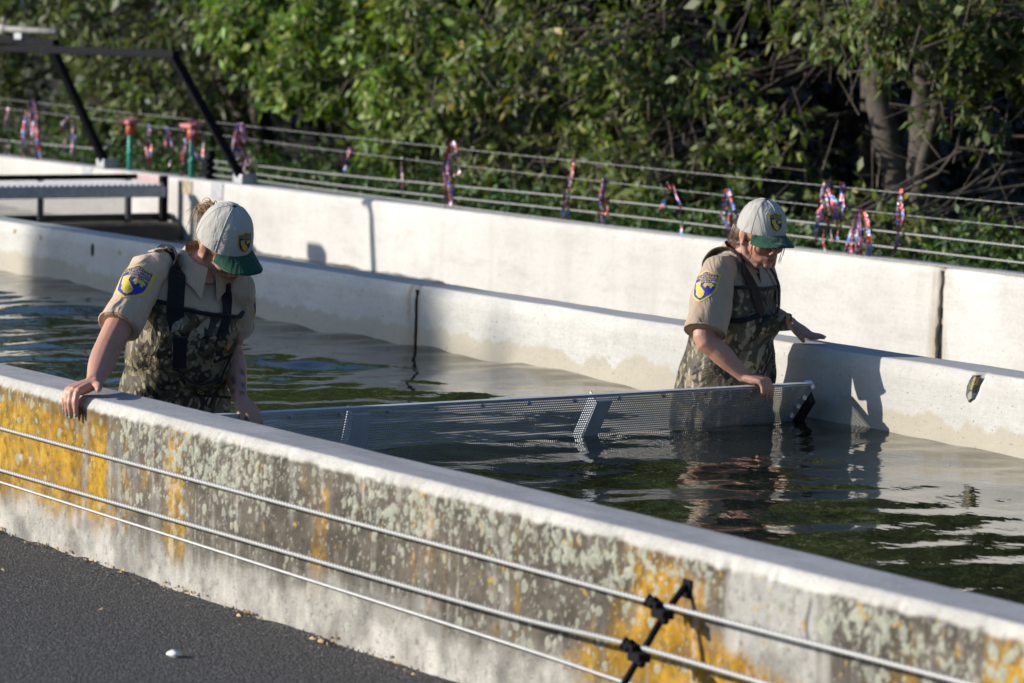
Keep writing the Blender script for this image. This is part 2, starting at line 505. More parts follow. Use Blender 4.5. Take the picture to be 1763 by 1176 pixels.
# ------------------------------------------------------------------ setting: ground, water, terrain
ZT, ZW = 0.503, 0.240
Y0, Y1, Y2, Y3, Y4, Y5 = 0.0, 0.20, 3.181, 3.381, 6.198, 6.40

def sheet(name, x0, x1, y0, y1, nx, ny, zf, mat, kind='structure', smooth=True):
    xs = np.linspace(x0, x1, nx); ys = np.linspace(y0, y1, ny)
    X, Y = np.meshgrid(xs, ys, indexing='ij')
    Z = zf(X, Y)
    V = np.stack([X, Y, Z], -1).reshape(-1, 3)
    i = np.arange(nx - 1)[:, None] * ny + np.arange(ny - 1)[None]
    F = np.stack([i, i + ny, i + ny + 1, i + 1], -1).reshape(-1, 4)
    return props(mk_np(name, V, F, mat, smooth=smooth), kind=kind)

def ground_z(X, Y):
    near = np.exp(-((Y + 0.01) / 0.05) ** 2)
    return 0.006 * (fbm(X * 3, Y * 3, 1) - 0.5) + near * 0.022 * (fbm(X * 7, Y * 7, 5) - 0.38)
sheet('asphalt_yard', -14, -4.0, -3.0, 0.012, 900, 260, ground_z, MAT['asphalt'])
def far_yard(X, Y): return np.full_like(X, -0.012)
sheet('asphalt_apron', -900, 900, -900, 0.008, 8, 8, far_yard, MAT['asphalt'])
# land behind the raceways: a low shelf and a wooded slope
def bank(X, Y):
    s = np.clip((Y - 12.5) / 26.0, 0, 1)
    b = 0.20 + 0.05 * (fbm(X * 0.8, Y * 0.8, 9) - 0.5)
    return b + (s * s * (3 - 2 * s)) * 13.0 + s * 1.2 * (fbm(X * 0.25, Y * 0.25, 4) - 0.5)
sheet('hillside', -140, 90, 6.38, 60, 200, 110, bank, MAT['soil'])
sheet('distant_land', -900, 900, 59.0, 900, 20, 20, lambda X, Y: np.full_like(X, 13.0), MAT['soil'])
sheet('channel_floor', -60, 30, 0.1, 6.3, 40, 6, lambda X, Y: np.full_like(X, -0.62), MAT['conc_grey'])

wr = np.random.default_rng(21)
WAVES = []
for k in range(46):
    lam = 0.16 * (8.0 ** wr.random())
    ang = wr.normal(0.15, 0.75) + (math.pi if wr.random() < .4 else 0)
    WAVES.append((2 * math.pi / lam * math.cos(ang), 2 * math.pi / lam * math.sin(ang), wr.random() * 6.28, 0.00062 * (lam / 0.5) ** 0.75))
def wave_z(X, Y):
    Z = np.full_like(X, ZW)
    amp = (0.65 + 0.7 * fbm(X * 0.6, Y * 0.9, 2, 2)) * (1 + 0.9 * (1 - sstep(-12.6, -11.2, X)))
    for kx, ky, ph, a in WAVES: Z = Z + amp * a * np.sin(kx * X + ky * Y + ph)
    for cx, cy, a0 in ((-10.72, 0.62, 0.0016), (-10.85, 2.85, 0.0017)):
        d = np.hypot(X - cx, Y - cy)
        Z = Z + a0 * np.sin(d * 26) * np.exp(-d * 1.1)
    return Z
sheet('raceway_water', -20.5, -5.2, Y1 - 0.02, Y2 + 0.02, 640, 130, wave_z, MAT['water'])
sheet('raceway_water_upstream', -60, -20.49, Y1 - 0.02, Y2 + 0.02, 300, 40, wave_z, MAT['water'])
sheet('raceway_water_downstream', -5.21, 30, Y1 - 0.02, Y2 + 0.02, 300, 40, wave_z, MAT['water'])
sheet('back_channel_water', -21.2, 30, Y3 - 0.02, Y4 + 0.02, 400, 60, lambda X, Y: wave_z(X, Y) - ZW + 0.03, MAT['water'])
sheet('churned_spillway_water', -22.5, -18.6, Y3 - 0.015, Y4 + 0.015, 160, 110, lambda X, Y: 0.075 + 0.05 * (fbm(X * 5, Y * 5, 3) - 0.4), MAT['churn'])
sheet('back_channel_water_upstream', -60, -22.5, Y3 - 0.02, Y4 + 0.02, 200, 40, lambda X, Y: wave_z(X, Y) - ZW + 0.14, MAT['water'])

# ------------------------------------------------------------------ the three raceway walls
def wall_mesh(name, prof, xs, mat, jitter=0.004, col=None, seed=0, chip=None):
    prof = np.asarray(prof, float); n = len(prof)
    X = np.repeat(xs, n); Y = np.tile(prof[:, 0], len(xs)); Z = np.tile(prof[:, 1], len(xs))
    V = np.stack([X, Y, Z], -1)
    j = (fbm(X * 6, Z * 6 + Y * 9, seed) - 0.5) * jitter
    V[:, 1] += j * np.sign((prof[:, 0].mean() - Y)) * -1
    V[:, 2] += np.where(Z > 0.3, (fbm(X * 4, Y * 8, seed + 5) - 0.5) * jitter * 1.2, 0)
    if chip is not None: V = chip(V)
    i = np.arange(len(xs) - 1)[:, None] * n + np.arange(n - 1)[None]
    F = np.stack([i, i + n, i + n + 1, i + 1], -1).reshape(-1, 4)
    return mk_np(name, V, F, mat, smooth=True, col=None if col is None else col(V))

# near wall: lichen, algae and bare concrete worked out per vertex from where they grow
def spots(n, seed, f):
    q = np.random.default_rng(seed); out = []
    while len(out) < n:
        x = q.uniform(-13.5, -4.2); z = q.uniform(0.05, 0.47)
        if q.random() < f(x, z): out.append((x, z, 0.0024 + 0.0120 * q.random() ** 3.6, q.random()))
    return out
def pale_density(x, z):
    cl = float(sstep(0.36, 0.62, fbm(np.array([x * 2.6]), np.array([z * 5.0]), 51, 3))[0])
    d = 0.05 * float(sstep(0.10, 0.22, z)) + 0.95 * float(sstep(0.30, 0.43, z)) * (0.25 + 0.75 * cl) + 0.14 * cl
    if x < -10.0: d *= 0.16
    if -9.75 < x < -8.9: d *= 1.6
    if -6.8 < x < -6.42: d *= 0.10
    return d
SPOTS = spots(3900, 5, pale_density)
TINY = spots(5200, 6, lambda x, z: (0.16 if x < -10 else 0.55) * float(sstep(0.06, 0.2, z)))
def near_col(V):
    X, Y, Z = V[:, 0], V[:, 1], V[:, 2]
    n1 = fbm(X * 3.2, Z * 4.5, 11); n2 = fbm(X * 14, Z * 12, 12); st = fbm(X * 17, Z * 1.1, 13, 4); st2 = fbm(X * 42, Z * 2.2, 14, 3); n3 = fbm(X * 45, Z * 45, 15, 4)
    col = np.empty((len(V), 3)); bare = np.array([0.44, 0.425, 0.39])
    col[:] = bare * (0.72 + 0.5 * n2)[:, None]
    outer = (Y < 0.02) & (Z < 0.478)
    hgt = sstep(0.05, 0.20, Z + 0.16 * (n1 - 0.5) + 0.10 * (st - 0.5))
    # dark algae film
    algae = hgt * sstep(0.34, 0.66, 0.20 + 0.62 * st + 0.26 * n2 - 0.6 * np.exp(-((X + 6.6) / 0.18) ** 2) * sstep(0.2, 0.3, Z) + 0.08 * sstep(-10.4, -9.6, X))
    col += (np.array([0.118, 0.100, 0.076]) * (0.75 + 0.5 * n3)[:, None] - col) * (algae * 0.95)[:, None]
    # orange lichen in fields and drips
    n5 = fbm(X * 5.5, Z * 7.0, 61, 4)
    g = lambda c0, w0: np.exp(-((X - c0 + 0.32 * (n5 - 0.5)) / w0) ** 2)
    zone = (1.0 * (1 - sstep(-10.6, -9.2, X + 1.1 * (n5 - 0.5))) + 0.42 * g(-9.62, .10) + 0.46 * g(-8.75, .12) + 0.52 * g(-8.15, .14) + 0.46 * g(-7.72, .10)
            + 0.95 * g(-7.10, .30) + 0.95 * g(-6.70, .40) * (1 - sstep(0.20, 0.34, Z)) + 0.55 * g(-6.12, .13) + 0.45 * g(-6.4, .2) * (1 - sstep(0.2, 0.3, Z)) + 0.95 * sstep(-6.05, -5.7, X + 0.3 * (n5 - .5)) * (1 - 0.6 * sstep(-5.4, -5.0, X)))
    org = sstep(0.48, 0.72, 0.56 * zone + 0.44 * st + 0.30 * (n2 - 0.5) + 0.30 * (n5 - 0.5) + 0.04) * sstep(0.05, 0.19, Z + 0.14 * (n1 - 0.5) + 0.10 * (st - .5)) * (1 - 0.6 * sstep(0.41, 0.46, Z + 0.03 * (n2 - .5)))
    oc = np.array([0.43, 0.235, 0.022]) * (0.52 + 0.85 * n3)[:, None]
    oc[:, 1] *= 0.9 + 0.25 * n1
    col += (oc - col) * (org * (0.70 + 0.30 * sstep(0.3, 0.5, n3)))[:, None]
    # washed pale runs through the film
    wash = sstep(0.57, 0.72, st2 * 0.62 + 0.38 * n3) * outer * (1 - 0.55 * (1 - sstep(-10.2, -9.7, X)))
    col += (np.array([0.47, 0.44, 0.39]) - col) * (wash * 0.62)[:, None]
    # bare base with soil splash
    low = 1 - sstep(0.01, 0.15, Z + 0.16 * (n1 - 0.5) + 0.10 * (n2 - 0.5))
    col += (np.array([0.46, 0.435, 0.39]) * (0.62 + 0.7 * n2)[:, None] - col) * (low * 0.8)[:, None]
    grime = sstep(0.46, 0.66, fbm(X * 7, Z * 9, 71, 5)) * outer
    col += (col * 0.55 - col) * (grime * 0.75)[:, None]
    spk = fbm(X * 36, Z * 16, 73, 4)
    col *= np.where(outer, 0.72 + 0.58 * spk, 1.0)[:, None]
    pit = sstep(0.66, 0.76, fbm(X * 60, Z * 60, 72, 3)) * outer
    col += (col * 0.45 - col) * (pit * 0.6)[:, None]
    # lichen rosettes
    xs = np.unique(X)
    order = np.argsort(X, kind='stable'); Xs = X[order]
    for lst, cc, am in ((TINY, (0.46, 0.45, 0.39), 0.6), (SPOTS, (0.40, 0.41, 0.33), 0.80)):
        for (sx, sz, r, q) in lst:
            if lst is TINY: r *= 0.30
            a, b = np.searchsorted(Xs, [sx - r * 1.5, sx + r * 1.5])
            idx = order[a:b]
            d = np.hypot(X[idx] - sx, (Z[idx] - sz) * 0.85) / r + (n3[idx] - 0.5) * 1.5
            w = (1 - sstep(0.75, 1.05, d)) * am * (Y[idx] < 0.02)
            tint = np.array(cc) * (0.80 + 0.35 * q) * (0.86 + 0.2 * sstep(0.3, 0.8, d))[:, None]
            col[idx] += (tint - col[idx]) * w[:, None]
            V[idx, 1] -= w * (0.0006 if lst is TINY else 0.0013) * (0.4 + 1.2 * n3[idx])
    # chips of bright orange on the rosettes
    sp = sstep(0.74, 0.82, fbm(X * 44, Z * 34, 31, 4)) * sstep(0.2, 0.3, Z) * outer
    col += (np.array([0.55, 0.34, 0.03]) - col) * (sp * 0.8)[:, None]
    # worn chamfer and top stay bare and pale; flat top painted in skylight grey
    top = np.maximum(sstep(0.466, 0.478, Z + 0.022 * (fbm(X * 9, Y * 3, 33) - 0.5) + 0.012 * (n3 - .5)), (Y > 0.02) * 1.0)
    bt = np.where((Y > 0.026)[:, None], np.array([[0.42, 0.42, 0.43]]), np.array([[0.62, 0.595, 0.54]])) * (0.74 + 0.4 * fbm(X * 5, Y * 16, 18) + 0.18 * (n3 - .5))[:, None]
    col += (bt - col) * (top * 0.95)[:, None]
    flat = (Y > 0.03)
    stain = sstep(0.5, 0.75, fbm(X * 2.2, Y * 22, 19)) * flat
    col += (np.array([0.27, 0.27, 0.28]) - col) * (stain * 0.5)[:, None]
    # an old vertical form joint
    jx = -6.47 + 0.006 * np.sin(Z * 60)
    jn = np.exp(-((X - jx) / 0.006) ** 2) * sstep(0.33, 0.36, Z) * (1 - sstep(0.44, 0.46, Z)) * outer
    col += (np.array([0.05, 0.05, 0.045]) - col) * (jn * 0.85)[:, None]
    # scraped patch near the far end
    sc_ = (np.exp(-(((X + 10.72) / 0.12) ** 4)) * np.exp(-(((Z - 0.262 + (X + 10.72) * -0.03) / 0.011) ** 4)))
    col += (np.array([0.5, 0.46, 0.40]) - col) * (sc_ * sstep(0.35, 0.5, n2) * 0.9)[:, None]
    return np.clip(col, 0.01, 0.85)
def near_chip(V):
    X, Y, Z = V[:, 0], V[:, 1], V[:, 2]
    e = np.exp(-((Z - 0.47) / 0.02) ** 2) * (Y < 0.05)
    V[:, 1] += e * 0.012 * (sstep(0.55, 0.8, fbm(X * 11, X * 0 + 3, 41)))
    V[:, 2] -= e * 0.006 * sstep(0.5, 0.8, fbm(X * 15, X * 0 + 8, 42))
    o = Y < 0.02
    V[:, 1] -= o * 0.003 * (fbm(X * 30, Z * 30, 43) - 0.5)
    return V
zs = np.linspace(-0.05, 0.468, 104)
prof = [(0.0, z) for z in zs] + [(0.0005, 0.4735), (0.004, 0.480), (0.010, 0.4885), (0.016, 0.496), (0.0215, 0.5005), (0.027, 0.503)]
prof += [(y, ZT) for y in np.linspace(0.038, 0.184, 13)] + [(0.190, 0.5015), (0.196, 0.497), (0.2, 0.489), (0.2, 0.40), (0.2, 0.25), (0.2, 0.2), (0.2, -0.63)]
nw = empty('raceway_wall')
wall_near = wall_mesh('wall_body', prof, np.arange(-13.6, -4.1, 0.0055), MAT['lichen'], 0.003, near_col, 1, near_chip)
wall_near.parent = nw
prof_c = [(0.0, -0.05), (0.0, 0.2), (0.0, 0.468), (0.027, ZT), (0.19, ZT), (0.2, 0.489), (0.2, -0.63)]
for nm, a, b in (('wall_run_upstream', -60, -13.59), ('wall_run_downstream', -4.11, 30)):
    o = wall_mesh(nm, prof_c, np.linspace(a, b, 200), MAT['conc_grey'], 0.004, None, 2)
    o.parent = nw
props(nw, 'long low concrete wall in front, crusted with orange and pale green lichen', 'wall')

def chip_mid(V):
    X, Z = V[:, 0], V[:, 2]
    # spalled notch at one old joint, and the open joint further up
    n = np.exp(-((X + 9.86 - 0.25 * (Z - .45)) / 0.017) ** 2) * sstep(0.39, 0.46, Z) * (V[:, 1] < Y2 + 0.05)
    V[:, 1] += n * 0.03
    j = np.exp(-((X + 13.715) / 0.008) ** 2)
    V[:, 1] += j * 0.02 * (V[:, 1] < Y2 + 0.03); V[:, 2] -= j * 0.015 * (Z > 0.49)
    return V
zz = list(np.linspace(-0.63, 0.15, 4)) + list(np.linspace(0.17, 0.452, 26))
prof_m = [(Y2, z) for z in zz] + [(Y2 + 0.002, 0.462), (Y2 + 0.010, 0.482), (Y2 + 0.016, 0.496), (Y2 + 0.022, ZT)] + [(y, ZT) for y in np.linspace(Y2 + 0.04, Y3 - 0.02, 6)] + [(Y3 - 0.006, 0.500), (Y3, 0.49), (Y3, 0.1), (Y3, -0.63)]
mw = empty('raceway_divider_wall')
xs_m = np.concatenate([np.linspace(-60, -21, 60), np.arange(-20.9, -9.2, 0.012), np.linspace(-9.1, 30, 80)])
o = wall_mesh('wall_body', prof_m, xs_m, MAT['conc'], 0.005, None, 3, chip_mid); o.parent = mw
props(mw, 'pale concrete divider wall behind the two people, its foot in the water', 'wall')
fwl = empty('raceway_back_wall')
prof_f = [(Y4, z) for z in (-0.63, -0.1, 0.1, 0.25, 0.4, 0.47)] + [(Y4 + 0.004, 0.488), (Y4 + 0.018, ZT)] + [(y, ZT) for y in np.linspace(Y4 + 0.04, Y5 - 0.01, 4)] + [(Y5, 0.49), (Y5, 0.0)]
def chip_far(V):
    j = np.exp(-((V[:, 0] + 13.88) / 0.01) ** 2)
    V[:, 1] += j * 0.02 * (V[:, 1] < Y4 + 0.03)
    return V
o = wall_mesh('wall_body', prof_f, np.concatenate([np.linspace(-60, -26, 40), np.arange(-25.9, -12, 0.02), np.linspace(-11.9, 30, 60)]), MAT['conc_far'], 0.006, None, 6, chip_far); o.parent = fwl
props(fwl, 'sunlit pale concrete wall furthest back, under the wires with foil streamers', 'wall')

def crack(name, pts, w, yoff, mat, parent):
    """jagged dark line lying in the open joint of a wall face; pts = (x, y, z)"""
    V, F = [], []
    for i, p in enumerate(pts):
        hw = w * (0.5 + random.random() * 0.7)
        V += [(p[0] - hw, p[1] + yoff, p[2]), (p[0] + hw, p[1] + yoff, p[2]), (p[0] + hw * .6, p[1] + yoff + 0.012, p[2]), (p[0] - hw * .6, p[1] + yoff + 0.012, p[2])]
        if i:
            a = (i - 1) * 4; b = i * 4
            for k in range(4): F.append((a + k, a + (k + 1) % 4, b + (k + 1) % 4, b + k))
    return mk(name, (V, F), mat, parent)
def jag(x, y, z0, z1, n, amp, lean=0.0):
    return [(x + lean * i / n + random.uniform(-amp, amp), y, z0 + (z1 - z0) * i / n) for i in range(n + 1)]
crack('open_joint', jag(-13.715, Y2, 0.16, 0.485, 14, 0.005, 0.008), 0.0075, -0.003, MAT['crack'], mw)
crack('open_joint', jag(-13.90, Y4, 0.05, 0.488, 14, 0.012, 0.03), 0.011, -0.004, MAT['crack'], fwl)
# spall: chipped corner showing dark core and a lichen-yellow lip
def spall(pts, dy, mat, name):
    V = [(x, Y2 + dy, z) for x, z in pts] + [(x, Y2 + dy + 0.02, z) for x, z in pts]
    n = len(pts)
    F = [tuple(range(n)), tuple(range(2 * n - 1, n - 1, -1))] + [(i, i + n, (i + 1) % n + n, (i + 1) % n) for i in range(n)]
    return mk(name, (V, F), mat, mw)
spall([(-9.868, 0.492), (-9.846, 0.494), (-9.856, 0.470), (-9.866, 0.440), (-9.872, 0.412), (-9.886, 0.396), (-9.902, 0.418), (-9.898, 0.450), (-9.884, 0.474)], -0.004, MAT['spall'], 'spalled_joint')
spall([(-9.858, 0.488), (-9.849, 0.486), (-9.858, 0.462), (-9.870, 0.440), (-9.878, 0.442), (-9.870, 0.465)], -0.006, MAT['lip'], 'lichen_lip')
spall([(-9.868, 0.436), (-9.868, 0.412), (-9.884, 0.404), (-9.890, 0.420), (-9.880, 0.434)], -0.006, MAT['conc_grey'], 'broken_face')
# small bolt holes and plates on the divider wall
for x, z in ((-18.0, 0.46), (-17.66, 0.45), (-17.02, 0.43), (-16.7, 0.44), (-16.35, 0.432)):
    mk('bolt_hole', ellipsoid((x, Y2, z), (0.022, 0.004, 0.014 if x != -17.02 else 0.035), n=8, mrows=6), MAT['crack'] if x in (-17.02, -16.35) else MAT['rust'], mw)
# metal slots and paint patches on the back wall by the spillway
for x, w, z0, z1, mt, nm in ((-23.58, 0.16, 0.43, 0.495, 'steel', 'metal_slot_plate'), (-21.56, 0.17, 0.385, 0.495, 'steel', 'metal_slot_plate'), (-22.60, 0.40, 0.415, 0.494, 'pinkpatch', 'pink_paint_patch'), (-23.05, 0.15, 0.44, 0.49, 'pinkpatch', 'pink_paint_patch'), (-22.02, 0.20, 0.40, 0.49, 'rust', 'brown_stain_patch')):
    mk(nm, box((x, Y4 - 0.001, (z0 + z1) / 2), (w, 0.008, z1 - z0), bev=0.002), MAT[mt], fwl)
# ------------------------------------------------------------------ cables
def rope(name, pts, rad, mat, strands=3, pitch=0.055, step=0.0032, n=10, parent=None, bright=1.0):
    P = catmull(pts, 8)
    # resample
    L = [0]
    for a, b in zip(P, P[1:]): L.append(L[-1] + (b - a).length)
    k = max(2, int(L[-1] / step)); s = np.linspace(0, L[-1], k)
    A = np.array([tuple(p) for p in P])
    Q = np.stack([np.interp(s, L, A[:, i]) for i in range(3)], -1)
    T = np.gradient(Q, axis=0); T /= np.linalg.norm(T, axis=1)[:, None]
    U = np.cross(T, [0, 0, 1.0]); U /= np.linalg.norm(U, axis=1)[:, None]; W = np.cross(U, T)
    w = np.linspace(0, 2 * math.pi, n, endpoint=False)
    rr = rad * (0.66 + 0.44 * np.abs(np.cos(strands / 2 * (w[None] + s[:, None] * 2 * math.pi / pitch))))
    V = Q[:, None] + rr[..., None] * (np.cos(w)[None, :, None] * U[:, None] + np.sin(w)[None, :, None] * W[:, None])
    i = np.arange(k - 1)[:, None] * n; j = np.arange(n)[None]; j2 = (np.arange(n)[None] + 1) % n
    F = np.stack([i + j, i + j2, i + n + j2, i + n + j], -1).reshape(-1, 4)
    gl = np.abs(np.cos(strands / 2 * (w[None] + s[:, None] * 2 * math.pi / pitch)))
    cc = (0.05 + 0.50 * sstep(0.15, 0.75, gl))[..., None] * np.array([1.0, 0.99, 0.96]) * bright  # shade between the strands painted in as dark grooves
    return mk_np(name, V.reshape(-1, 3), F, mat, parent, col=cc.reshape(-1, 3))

BX = -6.941
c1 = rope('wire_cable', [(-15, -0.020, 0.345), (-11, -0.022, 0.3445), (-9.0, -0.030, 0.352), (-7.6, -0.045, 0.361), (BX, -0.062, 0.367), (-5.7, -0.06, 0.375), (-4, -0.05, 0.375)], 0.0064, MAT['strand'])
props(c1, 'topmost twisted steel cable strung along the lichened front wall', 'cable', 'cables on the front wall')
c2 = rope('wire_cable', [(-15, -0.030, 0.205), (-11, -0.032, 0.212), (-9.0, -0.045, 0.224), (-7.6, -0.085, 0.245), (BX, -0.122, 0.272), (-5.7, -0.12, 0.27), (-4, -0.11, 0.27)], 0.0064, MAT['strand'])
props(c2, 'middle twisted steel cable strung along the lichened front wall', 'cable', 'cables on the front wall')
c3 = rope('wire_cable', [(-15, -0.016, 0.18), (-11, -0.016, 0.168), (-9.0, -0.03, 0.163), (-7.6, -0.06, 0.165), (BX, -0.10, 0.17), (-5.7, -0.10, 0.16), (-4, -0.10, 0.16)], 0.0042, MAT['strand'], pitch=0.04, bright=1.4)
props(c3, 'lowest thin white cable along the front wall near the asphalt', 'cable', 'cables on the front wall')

# bracket with cable clips on the front wall
br = empty('cable_bracket', (0, 0, 0))
mk('bracket_bar', tube([(BX, 0.002, 0.408), (BX, -0.012, 0.406), (BX, -0.062, 0.352), (BX, -0.125, 0.262), (BX, -0.175, 0.190), (BX, -0.22, 0.06), (BX, -0.225, -0.01)], 0.0085, 10), MAT['black'], br, True)
mk('wall_foot', box((BX, 0.0, 0.402), (0.035, 0.012, 0.045), bev=0.003), MAT['black'], br)
for yy, zz_ in ((-0.062, 0.362), (-0.125, 0.266)):
    cl = mk('cable_clip', join(box((BX - 0.03, yy - 0.012, zz_ + 0.004), (0.05, 0.026, 0.018), bev=0.003), box((BX + 0.008, yy - 0.014, zz_ - 0.012), (0.05, 0.034, 0.022), bev=0.003)), MAT['black'], br)
    mk('u_bolt', tube([(BX - 0.05, yy - 0.028, zz_), (BX - 0.05, yy - 0.012, zz_ + 0.022), (BX - 0.05, yy + 0.010, zz_ + 0.004), (BX - 0.05, yy - 0.004, zz_ - 0.02)], 0.0055, 8), MAT['black'], cl, True)
    mk('u_bolt', tube([(BX - 0.025, yy - 0.030, zz_ - .002), (BX - 0.025, yy - 0.012, zz_ + 0.020), (BX - 0.025, yy + 0.010, zz_ + 0.002), (BX - 0.025, yy - 0.004, zz_ - 0.022)], 0.0055, 8), MAT['black'], cl, True)
    mk('nut', ellipsoid((BX + 0.03, yy - 0.022, zz_ - 0.024), (0.012, 0.010, 0.010), n=8, mrows=6), MAT['black'], cl)
props(br, 'black iron cable bracket with clips bolted to the front wall', 'bracket')

# wires above the back wall
def bwire(pts, r, label, twist=True):
    o = rope('fence_wire', pts, r, MAT['strand'], bright=0.8, pitch=0.05, step=0.03 if not twist else 0.012, n=6)
    return props(o, label, 'wire', 'wires along the back wall')
YW = 6.30
bwire([(-40, YW, 1.05), (-25.345, YW, 0.923), (-19.97, YW, 0.868), (-16.691, YW, 0.844), (-13.406, YW, 0.834), (-8, YW, 0.84)], 0.0022, 'uppermost thin fence wire above the back wall', False)
bwire([(-40, YW, 0.95), (-25.344, YW, 0.854), (-19.967, YW, 0.774), (-16.687, YW, 0.743), (-13.4, YW, 0.724), (-8, YW, 0.72)], 0.0022, 'second fence wire from the top, most streamers hang on it', False)
bwire([(-22.09, YW, 0.630), (-19.962, YW, 0.628), (-16.683, YW, 0.645), (-13.396, YW, 0.634), (-8, YW, 0.63)], 0.0050, 'thick cable, third line down over the back wall')
bwire([(-22.09, YW, 0.589), (-19.96, YW, 0.562), (-16.68, YW, 0.570), (-13.392, YW, 0.558), (-8, YW, 0.56)], 0.0050, 'thick cable, fourth line down just over the back wall')
bwire([(-22.09, YW, 0.539), (-19.959, YW, 0.521), (-16.7, Y4 + 0.03, 0.510), (-13.4, Y4 + 0.015, 0.508), (-8, Y4 + 0.015, 0.508)], 0.0050, 'lowest thick cable lying on the edge of the back wall')
bwire([(-40, YW, 0.60), (-25.3, YW, 0.615), (-23.3, YW, 0.655)], 0.0050, 'short thick cable ending at a turnbuckle before the green posts')

for i, (x, z, lab) in enumerate(((-23.27, 0.655, 'dark turnbuckle near the first green post'), (-22.08, 0.630, 'dark turnbuckle on the third wire by the second green post'), (-22.08, 0.590, 'dark turnbuckle on the fourth wire by the second green post'), (-22.08, 0.540, 'dark turnbuckle on the lowest wire by the second green post'))):
    tb = empty('turnbuckle', (x, YW, z))
    mk('frame_body', join(bar((-0.13, -0.012, 0), (0.13, -0.012, 0), 0.009), bar((-0.13, 0.012, 0), (0.13, 0.012, 0), 0.009), box((-0.13, 0, 0), (0.03, 0.034, 0.026), bev=0.003), box((0.13, 0, 0), (0.03, 0.034, 0.026), bev=0.003)), MAT['black'], tb)
    mk('threaded_rod', tube([(-0.26, 0, 0), (-0.05, 0, 0)], 0.008, 8), MAT['black'], tb, True)
    mk('eye_end', tube([(0.05, 0, 0), (0.2, 0, 0.0)], 0.008, 8), MAT['black'], tb, True)
    props(tb, lab, 'turnbuckle', 'turnbuckles on the back wall')
po = empty('wire_post', (-21.86, YW, 0.44))
mk('post', bar((0, 0, 0), (0, 0, 0.26), 0.05), MAT['black'], po)
for z in (0.095, 0.145, 0.19): mk('wire_lug', box((0.0, -0.035, z), (0.07, 0.03, 0.026), bev=0.004), MAT['black'], po)
props(po, 'short black post anchoring three cables on the back wall', 'post')

# ------------------------------------------------------------------ foil streamers
def streamer(x, z, length, n, label, spread=0.06, seed=0):
    q = random.Random(seed)
    s = empty('foil_streamer', (x, YW - 0.004, z))
    for k in range(n):
        ln = length * (1.12 if k == 0 else q.uniform(0.35, 0.95))
        dx = q.uniform(-spread, spread) * 2.0; w = q.uniform(0.0065, 0.0115); up = q.uniform(0.005, 0.05) if n > 1 else 0.004
        side = q.choice((-1, 1)); m_ = 14
        path = [Vector((0, 0, 0))]
        rate = q.uniform(1.5, 4.5) * q.choice((-1, 1)); ph = q.random() * 6.28; ph2 = q.random() * 6.28
        V, F = [], []
        for i in range(m_ + 1):
            t = i / m_
            px = dx * (1 - math.exp(-4.5 * t)) + 0.016 * math.sin(ph + t * 9) * t + side * 0.012 * math.sin(min(1, t * 4) * math.pi)
            py = -0.010 - 0.012 * math.sin(ph2 + t * 5) * t - 0.010 * k / max(n, 1)
            pz = up * math.sin(min(1, t * 6) * math.pi) - ln * t
            tw = ph + t * rate
            d = Vector((math.cos(tw), math.sin(tw) * 0.9, 0)) * w
            c = Vector((px, py, pz))
            V += [c - d, c + d]
            if i: F.append((2 * i - 2, 2 * i - 1, 2 * i + 1, 2 * i))
        o = mk('foil_strip', (V, F), MAT['foil'], s)
    k = mk('knot', ellipsoid((0, -0.004, 0), (0.010, 0.012, 0.010), n=8, mrows=6), MAT['foil'], s)
    props(s, label, 'streamer', 'foil streamers on the back wires')
ST = [(-25.15, .845, .431, 2, 'thin pair of dark foil strips nearest the upstream end of the wires', .05),
 (-24.73, .930, .532, 11, 'thickest bunch of red and silver foil, left of the slanted black frame', .09),
 (-24.10, .825, .322, 3, 'red and blue foil strips beside the first slanted black leg', .06),
 (-22.75, .805, .279, 3, 'short loop of foil just after the first green post', .03),
 (-22.48, .795, .206, 3, 'small silver foil twist between the two green posts', .04),
 (-22.10, .885, .358, 7, 'foil bunch hanging in front of the second green post', .09),
 (-21.40, .886, .445, 8, 'red and blue foil bunch beside the second slanted black leg', .08),
 (-19.93, .800, .137, 2, 'tiny red foil scrap alone against the dark hollow', .03),
 (-19.27, .768, .184, 1, 'single blue foil scrap against the dark hollow', .02),
 (-18.69, .875, .482, 7, 'tangled blue and red foil bunch over the middle of the back wall', .06),
 (-17.34, .849, .444, 2, 'long pale foil strip beside the yellow leaves', .05),
 (-17.01, .745, .376, 4, 'two long foil strips just right of the pale one', .05),
 (-16.35, .742, .207, 2, 'blue foil strip with a bent tail left of the capped woman at the divider', .06),
 (-15.80, .736, .226, 4, 'foil strips hanging right behind the cap of the woman at the divider', .03),
 (-14.94, .837, .329, 7, 'red foil cluster high on the wire right of the two people', .06),
 (-14.82, .837, .234, 3, 'short red foil tail close beside the high red cluster', .02),
 (-14.65, .728, .415, 8, 'lowest hanging red foil bunch with a long brown tail', .06),
 (-14.33, .832, .288, 2, 'last single red and blue foil strip downstream', .02)]
for i, (x, z, ln, n, lab, sp) in enumerate(ST): streamer(x, z, ln, n + (n > 2) * 2, lab, sp, 50 + i)

